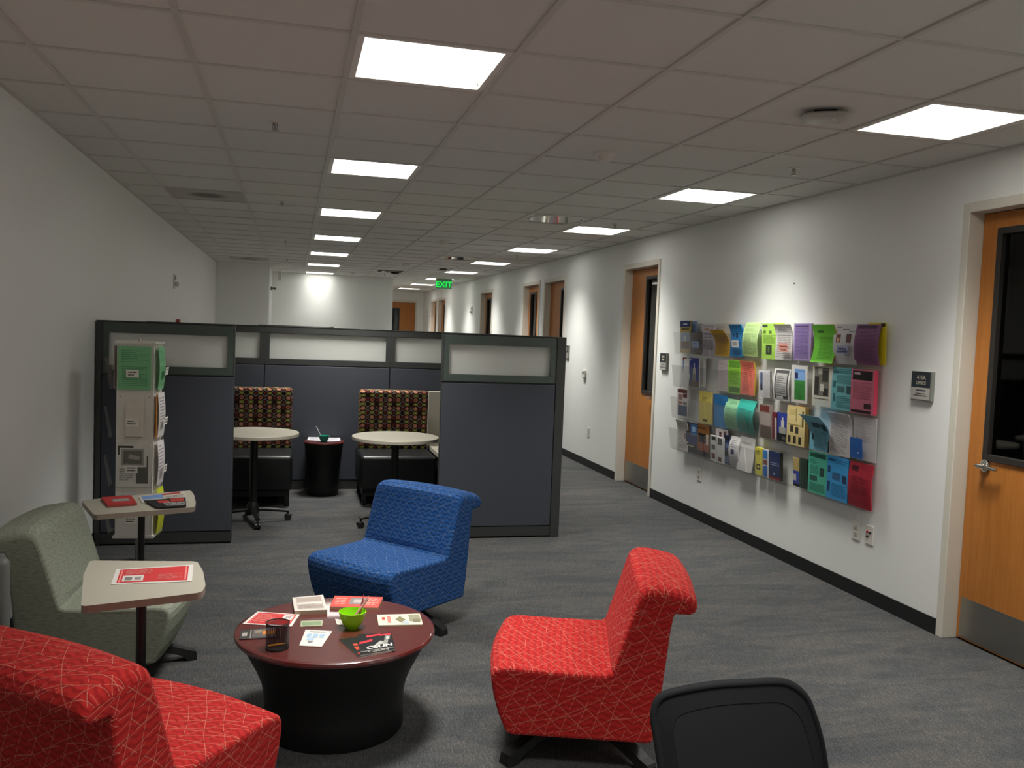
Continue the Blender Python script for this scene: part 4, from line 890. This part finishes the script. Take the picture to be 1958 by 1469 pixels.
label_card('lilac pocket label on the white photo flyer', (5.019,5.139,1.57,1.621), '#a3a7cc', ('Exploring', 'Career/Majors'), '#3f3f5c')

# ================================================================ THINGS ON THE COFFEE TABLE
Zc = CH
def flat(name, label, cat, c4, thick, color, patches=(), edge=None, group=None, lift=0):
    return paper(name, label, cat, group, [(x, y, z+lift) for x, y, z in c4], thick, color, patches, None, edge, 1)
TG = 'papers on the coffee table'
flat('booklet', 'thick white booklet near the back edge of the coffee table', 'booklet', [(0.034,3.744,0.418),(0.169,3.744,0.418),(0.159,3.96,0.418),(0.025,3.934,0.418)], .018, '#cdc6be', [('r', .1, .1, .92, .92, '#b9aca4'), ('r', .12, .6, .9, .9, '#a99a90'), ('r', .12, .45, .9, .55, '#d2ccc6'), txt('#8c8078', 5, .14, .9, .14, .4)], '#b8a68e', TG)
flat('booklet', 'pinkish red booklet behind the green bowl on the coffee table', 'booklet', [(0.182,3.806,0.412),(0.385,3.763,0.412),(0.422,3.912,0.412),(0.211,3.96,0.412)], .012, '#d6544c', [('r', .36, .25, .66, .85, '#8a8280'), ('r', .44, .4, .6, .7, '#b5aca8'), txt('#e6a79c', 4, .06, .3, .2, .8), txt('#e6a79c', 4, .7, .95, .2, .85)], '#c9a28c', TG)
RF = [('r', .06, .07, .94, .93, '#c2383a'), ('r', .08, .1, .1, .9, '#dc8a84'), ('r', .9, .1, .92, .9, '#dc8a84')]
flat('red_flyer', 'red flyer with white border at the left of the coffee table', 'flyer', [(-0.171,3.653,0.403),(0.022,3.593,0.403),(0.056,3.742,0.403),(-0.118,3.803,0.403)], .002, '#d6d0ca', RF+[('r', .68, .5, .9, .86, '#d8cfca'), ('r', .74, .58, .86, .78, '#a99c98'), txt('#dc8a84', 8, .14, .6, .2, .85)], None, TG)
flat('dark_brochure', 'dark charcoal brochure with orange picture at left edge of table', 'brochure', [(-0.174,3.469,0.403),(-0.036,3.472,0.403),(-0.038,3.592,0.403),(-0.173,3.577,0.403)], .002, '#3b3735', [('r', .06, .3, .2, .66, '#a09a94'), ('r', .28, .05, .31, .95, '#8f8a86'), ('r', .34, .08, .98, .92, '#5c5654'), ('r', .62, .36, .98, .72, '#c47a34'), ('r', .4, .55, .6, .8, '#8a7f6c'), ('r', .7, .75, .98, .95, '#8a8894')], None, TG)
flat('card', 'small pale green card near the middle of the coffee table', 'card', [(0.057,3.584,0.404),(0.143,3.585,0.404),(0.148,3.652,0.404),(0.06,3.655,0.404)], .004, '#a8ac90', [('r', .06, .15, .94, .8, '#7f9070')], '#c9bfa6', TG)
flat('blue_print_sheet', 'white leaflet with pale blue shapes right of the pencil cup', 'leaflet', [(0.051,3.371,0.403),(0.134,3.348,0.403),(0.181,3.517,0.403),(0.077,3.549,0.403)], .0025, '#d4d0ca', [('r', .14, .52, .32, .76, '#9db4c8'), ('r', .38, .52, .58, .76, '#9db4c8'), ('r', .64, .52, .84, .76, '#9db4c8'), ('r', .2, .34, .5, .5, '#aabfd0'), ('r', .3, .2, .5, .28, '#7d7d84'), txt('#b9b6b2', 2, .2, .8, .84, .94)], '#bfa990', TG)
flat('white_leaflet', 'white leaflet corner tucked behind the green bowl', 'leaflet', [(0.203,3.598,0.402),(0.238,3.569,0.402),(0.249,3.632,0.402),(0.199,3.671,0.402)], .0015, '#cfc9c2', [txt('#b5afa8', 3, .15, .8, .3, .8)], None, TG)
flat('booklet', 'cream booklet with red emblem and landscape, right side of table', 'booklet', [(0.368,3.547,0.408),(0.548,3.534,0.408),(0.555,3.675,0.408),(0.373,3.681,0.408)], .008, '#cfc6b2', [('r', .1, .5, .17, .74, '#b5443a'), ('r', .22, .2, .3, .84, '#c07a70'), ('q', [(.4, .5), (.52, .22), (.64, .45), (.52, .8)], '#7f7a5c'), ('q', [(.5, .15), (.7, .1), (.66, .4)], '#a3b0bc'), ('r', .72, .3, .98, .9, '#8d8a74'), ('r', .8, .2, .96, .5, '#75725c')], '#c2b8a2', TG)
m_pts = [(0.266,3.217,0.404),(0.39,3.263,0.404),(0.403,3.461,0.404),(0.202,3.418,0.404)]
flat('notebook', 'black magazine with silver lettering lying under its twin', 'magazine', m_pts, .004, '#151a14', [('r', .12, .35, .24, .5, '#c64a34'), ('r', .15, .55, .25, .66, '#c64a34'), ('r', .06, .1, .2, .2, '#b52a3a')], '#c9c6c0', TG)
flat('magazine', 'black magazine with red stripes, silver figure and lettering on top', 'magazine', [(0.269,3.223,0.409),(0.404,3.264,0.409),(0.41,3.446,0.409),(0.277,3.449,0.409)], .0045, '#17181a', [('q', [(.02, .50), (.40, .60), (.40, .70), (.02, .60)], '#c22f3c'), ('q', [(.24, .80), (.66, .90), (.66, .98), (.24, .90)], '#c22f3c'), ('q', [(.62, .85), (.98, .90), (.98, .98), (.62, .93)], '#c22f3c'),
     ('q', [(.42, .36), (.74, .40), (.72, .52), (.62, .58)], '#a9a8a2'), ('q', [(.68, .42), (.82, .40), (.86, .62), (.74, .60)], '#8d8c86'), ('q', [(.74, .62), (.9, .6), (.94, .84), (.8, .9)], '#77766f'), ('q', [(.8, .66), (.88, .66), (.9, .78), (.82, .8)], '#c4c3bd'), ('r', .02, .1, .98, .15, '#6c6a66'), ('x', .58, .27, .040, '#d0cdc6', 'CSUN'), ('x', .53, .075, .032, '#8a8781', 'CSUN')], '#cfccc6', TG)
# green bowl with pens
def bowl(name, label, x, y, z, r, h, color, rough=.35):
    t = thing(name, label, 'bowl', (x, y, z)); k = r/.064
    m = MB(); m.lathe([(.001, 0), (.028*k, 0), (.030*k, .004), (.044*k, .25*h), (.056*k, .6*h), (r, h), (r-.003, h+.001), (.053*k, .6*h), (.041*k, .28*h), (.026*k, .010), (.001, .010)], mat(name+'_plastic', color, rough), 48, cap=False); m.build('bowl_body', t, None, 50); return t
BX, BY = .262, 3.558
bowl('lime_bowl', 'bright lime green plastic bowl with a pen on the coffee table', BX, BY, CH, .056, .068, '#8fd414', .3)
PENM = mat('clear_pen_barrel', '#c98f86', .2, spec=.6)
def pen(label, a, b, r, m_, group=None):
    a, b = Vector(a), Vector(b); d = (b-a).normalized(); t = thing('pen', label, 'pen', a, 0, group)
    m = MB(); m.tube([Vector((0, 0, 0))+d*.012, b-a], r, m_, 10); m.build('barrel', t, None, 50)
    m = MB(); m.tube([Vector((0, 0, 0)), d*.012], [.001, r*.9], mat('pen_tip', '#b5b0a8', .3, .6), 8); m.build('tip', t, None, 50)
    m = MB(); m.tube([d*.09+Vector((0, 0, r*1.6)), d*.125+Vector((0, 0, r*1.6))], r*.45, m_, 6); m.build('clip', t)
pen('pinkish clear pen leaning over the rim of the lime bowl', (BX-.012, BY-.012, CH+.022), (BX+.062, BY+.018, CH+.112), .005, PENM)
pen('dark red pen lying inside the lime bowl', (BX+.02, BY-.02, CH+.020), (BX+.045, BY+.055, CH+.098), .004, mat('pen_red', '#7c2b26', .3))
# mesh pencil cup
def m_cup():
    m = bpy.data.materials.new('black_wire_mesh'); m.use_nodes = True; t = m.node_tree; b = t.nodes['Principled BSDF']; o = t.nodes['Material Output']
    b.inputs['Base Color'].default_value = (.012, .012, .013, 1); b.inputs['Roughness'].default_value = .4
    tc = t.nodes.new('ShaderNodeTexCoord'); sp = t.nodes.new('ShaderNodeSeparateXYZ'); t.links.new(tc.outputs['UV'], sp.inputs[0])
    def mm(op, a, c):
        q = t.nodes.new('ShaderNodeMath'); q.operation = op
        for i, x in ((0, a), (1, c)):
            if isinstance(x, float): q.inputs[i].default_value = x
            else: t.links.new(x, q.inputs[i])
        return q.outputs[0]
    u = mm('PINGPONG', mm('ADD', sp.outputs[0], sp.outputs[1]), .0011); v = mm('PINGPONG', mm('SUBTRACT', sp.outputs[0], sp.outputs[1]), .0011)
    h = mm('MULTIPLY', mm('GREATER_THAN', u, .00046), mm('GREATER_THAN', v, .00046))
    tr = t.nodes.new('ShaderNodeBsdfTransparent'); mx = t.nodes.new('ShaderNodeMixShader'); t.links.new(h, mx.inputs[0]); t.links.new(b.outputs[0], mx.inputs[1]); t.links.new(tr.outputs[0], mx.inputs[2]); t.links.new(mx.outputs[0], o.inputs[0]); return m
CUPM = m_cup(); CX, CY, CR, CHT = -.030, 3.366, .043, .098
t = thing('pencil_cup', 'black wire mesh pencil cup at the front left of the coffee table', 'cup', (CX, CY, CH))
m = MB(); n = 40
for i in range(n):
    a, b = 2*PI*i/n, 2*PI*(i+1)/n
    m.face([(CR*math.cos(a), CR*math.sin(a), .004), (CR*math.cos(b), CR*math.sin(b), .004), (CR*math.cos(b), CR*math.sin(b), CHT), (CR*math.cos(a), CR*math.sin(a), CHT)], CUPM, [(a*CR, .004), (b*CR, .004), (b*CR, CHT), (a*CR, CHT)])
m.build('mesh_wall', t, None, 60)
m = MB(); m.tube([(CR*math.cos(2*PI*i/n), CR*math.sin(2*PI*i/n), CHT) for i in range(n+1)], .0022, BLACKP, 8, cap=False); m.build('rim', t, None, 60)
m = MB(); m.lathe([(.001, 0), (CR, 0), (CR+.001, .002), (CR, .006), (.001, .006)], BLACKP, 40, cap=False); m.build('cup_base', t, None, 40)
t = thing('pencil', 'short orange pencil lying in the bottom of the mesh cup', 'pencil', (CX, CY, CH+.01))
m = MB(); m.tube([(-.034, -.012, .003), (.022, .002, .004)], .0038, mat('pencil_orange', '#d68a22', .4), 6); m.build('shaft', t)
m = MB(); m.tube([(.022, .002, .004), (.031, .0042, .0042)], [.0036, .0005], mat('pencil_wood', '#c9a77a', .6), 6); m.build('point', t)

# ================================================================ THINGS ON THE TABLET TABLES
def TZ(*p): return p
flat('red_flyer', 'red flyer with white border on the nearer tablet table', 'flyer', [(-0.622,3.406,0.652),(-0.344,3.415,0.652),(-0.363,3.653,0.652),(-0.642,3.613,0.652)], .001, '#d4cfc9', RF+[('r', .12, .14, .38, .5, '#cfc8c4'), ('r', .15, .2, .24, .4, '#77726f'), ('r', .27, .2, .35, .4, '#8a8582'), txt('#dc8a84', 5, .14, .48, .56, .86), txt('#d87a76', 6, .56, .86, .16, .5)], None, 'flyers on the tablet tables')
flat('red_booklet', 'red booklet at the left end of the farther tablet table', 'booklet', [(-0.899,4.817,0.664),(-0.767,4.865,0.664),(-0.834,5.085,0.664),(-0.973,5.032,0.664)], .013, '#b5302f', [('r', .25, .3, .85, .65, '#8d7c78'), txt('#c9b4b0', 2, .3, .8, .36, .6)], '#a34a42', 'magazines on the farther tablet table')
flat('white_magazine', 'pale magazine with blue cover print behind the black one', 'magazine', [(-0.749,4.912,0.654),(-0.52,4.957,0.654),(-0.579,5.252,0.654),(-0.797,5.088,0.654)], .004, '#bdb7ae', [('r', .06, .5, .5, .96, '#6f8fc4'), ('r', .5, .8, .9, .97, '#a83a34'), txt('#7c7872', 3, .55, .95, .3, .7)], '#b7b0a6', 'magazines on the farther tablet table')
flat('black_magazine', 'black and red magazine curling at the front of farther tablet', 'magazine', [(-0.655,4.76,0.662),(-0.517,4.793,0.662),(-0.546,5.023,0.662),(-0.744,4.944,0.662)], .006, '#1d1b1b', [('r', .25, .5, .55, .8, '#b23a34'), ('r', .6, .55, .95, .95, '#a83530'), txt('#c9c6c2', 4, .35, .96, .06, .5)], '#2a2826', 'magazines on the farther tablet table')

# ================================================================ THINGS ON THE DRUM SIDE TABLE
flat('paper_sheet', 'white papers at the left on the small drum table', 'papers', [(0.156,8.6,0.522),(0.287,8.568,0.522),(0.287,8.894,0.522),(0.175,8.887,0.522)], .0018, '#c4c2c6', [txt('#9a98a0', 4, .15, .85, .2, .8)], None, 'papers on the drum table')
flat('paper_sheet', 'white papers at the right on the small drum table', 'papers', [(0.324,8.493,0.522),(0.47,8.579,0.522),(0.478,8.823,0.522),(0.35,8.815,0.522)], .0018, '#c4c2c6', [txt('#9a98a0', 4, .15, .85, .2, .8)], None, 'papers on the drum table')
bowl('teal_bowl', 'teal plastic bowl with pens on the small drum table', .312, 8.50, .52, .052, .062, '#178f78', .35)
pen('pale clear pen standing up from the teal bowl', (.300, 8.50, .54), (.235, 8.52, .665), .005, mat('pen_pale', '#b0b4b0', .25))
pen('dark pen resting across the teal bowl rim', (.318, 8.49, .545), (.395, 8.50, .60), .004, mat('pen_dark', '#4a3a36', .3))

# ================================================================ LITERATURE SPINNER
SX, SY, SRZ, SW = -.955, 6.10, -.085, .248
t = thing('literature_spinner', 'tall clear four-sided literature spinner rack before the left panel', 'rack', (SX, SY, 0), SRZ)
WRACK = mat('spinner_white', '#e6e2d9', .5)
m = MB(); h = SW/2; m.box(-h, -h, .215, h, h, .232, WRACK, .002); m.box(-h, -h, 1.462, h, h, 1.479, WRACK, .002); m.box(-h+.012, -h+.012, .232, h-.012, h-.012, 1.462, WRACK); m.build('core', t)
m = MB(); m.tube([(0, 0, .02), (0, 0, .215)], .016, mat('spinner_tube', '#9a9a96', .3, .6), 16); m.build('post', t, None, 40)
m = MB(); m.lathe([(.012, 1.479), (.012, 1.50), (.001, 1.503)], CHROME, 16); m.build('finial', t, None, 40)
m = MB(); m.lathe([(.001, 0), (.19, 0), (.192, .006), (.18, .014), (.03, .024), (.001, .024)], mat('spinner_base', '#55544f', .4), 40, cap=False); m.build('base', t, None, 40)
TIER = [.232, .544, .856, 1.166]; TH = .30
def spinner_face(rz, tiers):
    Mr = Matrix.Rotation(rz, 4, 'Z')
    for z in TIER:
        m = MB(); d0, d1, w_, zz = -h-.030, -h-.052, h-.012, z+.205
        P8 = [(-w_, d0, z+.004), (w_, d0, z+.004), (w_+.03, d1, zz), (-w_-.03, d1, zz)]
        m.face([Mr @ Vector(p) for p in P8], ACRYL); m.face([Mr @ Vector(p) for p in ((-w_, -h, z+.004), (w_, -h, z+.004), (w_, d0, z+.004), (-w_, d0, z+.004))], ACRYL)
        for s in (-1, 1): m.face([Mr @ Vector(p) for p in ((s*w_, d0, z+.004), (s*w_, -h, z+.004), (s*w_, -h, zz+.05), (s*(w_+.03), d1, zz))], ACRYL)
        m.build('pocket', t)
        for sx in (-.088, .088):
            q = MB(); q.lathe([(.004, 0), (.004, .003), (.001, .004)], BRK, 8, M=Mr @ Matrix.Translation((sx, -h+.012, z+.27)) @ Matrix.Rotation(PI/2, 4, 'X')); q.build('screw', t)
for a in range(4): spinner_face(a*PI/2, None)
Ms = Matrix.Translation((SX, SY, 0)) @ Matrix.Rotation(SRZ, 4, 'Z')
def sheet(face, z, x0, x1, hgt, label, color, patches, thick=.003, d=-.006, bend=None, name='form_sheet', edge=None, cat='form'):
    Mf = Ms @ Matrix.Rotation(face*PI/2, 4, 'Z'); y = -h-.003+d
    c = [Mf @ Vector(p) for p in ((x0, y, z), (x1, y, z), (x1, y, z+hgt), (x0, y, z+hgt))]
    return paper(name, label, cat, 'forms in the spinner rack', c, thick, color, patches, bend, edge)
GS = '#86c994'
gt = [('t', .1, .62, .9, .92, 7, '#5f9a6c'), ('t', .1, .08, .9, .55, 11, '#68a676')]
sheet(0, TIER[3]+.006, -.100, .098, .275, 'green printed form in the top front pocket of the spinner', GS, gt)
sheet(0, TIER[2]+.006, -.05, .055, .235, 'cream narrow insert in the second front pocket of the spinner', '#e2dace', [('r', .0, .02, 1, .05, '#a39a8e')])
sheet(0, TIER[1]+.006, -.106, .106, .278, 'white cover with grey handshake picture, third front pocket', '#e4e1da', [('r', .06, .9, .5, .95, '#4a4a42'), ('r', .06, .74, .11, .9, '#4a4a42'), ('r', .16, .5, .8, .88, '#a3a19a'), ('r', .22, .54, .74, .84, '#77756f'), ('q', [(.34, .66), (.66, .62), (.7, .7), (.4, .76)], '#aeaca4'), ('r', .58, .08, .92, .46, '#6f6d66'), txt('#a5a29a', 6, .1, .5, .14, .44), ('r', .88, .3, .92, .72, '#6f6d66')])
sheet(0, TIER[0]+.006, -.106, .106, .278, 'white form with a short black mark, bottom front pocket', '#e6e2dc', [('r', .16, .9, .36, .925, '#3a3733'), ('t', .6, .78, .9, .9, 3, '#aaa6a0')])
sheet(1, TIER[3]+.006, -.095, .06, .275, 'green printed form in the top side pocket of the spinner', GS, gt, bend=bulge(.012))
sheet(1, TIER[2]+.006, -.085, .085, .285, 'white printed form in the second side pocket of the spinner', '#e8e4e2', [('t', .12, .3, .88, .92, 9, '#a29aa4')], bend=bulge(.010))
sheet(1, TIER[2]+.006, -.106, -.07, .285, 'orange folder edge in the second side pocket of the spinner', '#c88434', [], d=-.0015, thick=.002)
sheet(1, TIER[1]+.006, -.085, .085, .285, 'white form in the third side pocket of the spinner', '#e6e0e2', [('t', .12, .3, .88, .92, 8, '#aaa0a8')], bend=bulge(.010))
sheet(1, TIER[0]+.006, -.085, .085, .285, 'fluorescent yellow form in the bottom side pocket of the spinner', '#cfd63a', [('t', .12, .7, .6, .9, 4, '#a3a82c')], bend=bulge(.015))
sheet(3, TIER[3]+.006, -.1, .1, .275, 'pale form edge on the far left side of the spinner', '#c2b8b4', [])
# words on the pocket labels are too small to read in the photograph: two lines of print each
for face, zz, lb in ((0, TIER[3]+.085, 'white label on the top front pocket over the green form'), (0, TIER[2]+.085, 'white label on the second front pocket of the spinner'), (0, TIER[1]+.10, 'white label on the third front pocket over the handshake cover'), (0, TIER[0]+.085, 'white label on the bottom front pocket of the spinner'),
                     (1, TIER[3]+.10, 'white label on the top side pocket of the spinner'), (1, TIER[2]+.085, 'white label on the second side pocket of the spinner'), (1, TIER[1]+.085, 'white label on the third side pocket of the spinner')):
    Mf = Ms @ Matrix.Rotation(face*PI/2, 4, 'Z'); tz = TIER[max(i for i in range(4) if TIER[i] < zz)]
    def fy(z): return -h-.030-.022*(z-tz-.004)/.201-.0016
    c = [Mf @ Vector(p) for p in ((-.042, fy(zz), zz), (.034, fy(zz), zz), (.034, fy(zz+.05), zz+.05), (-.042, fy(zz+.05), zz+.05))]
    paper('pocket_label', lb, 'label', 'labels on the spinner pockets', c, .001, '#eeebe2', [txt('#55524c', 2, .15, .85, .18, .85)])
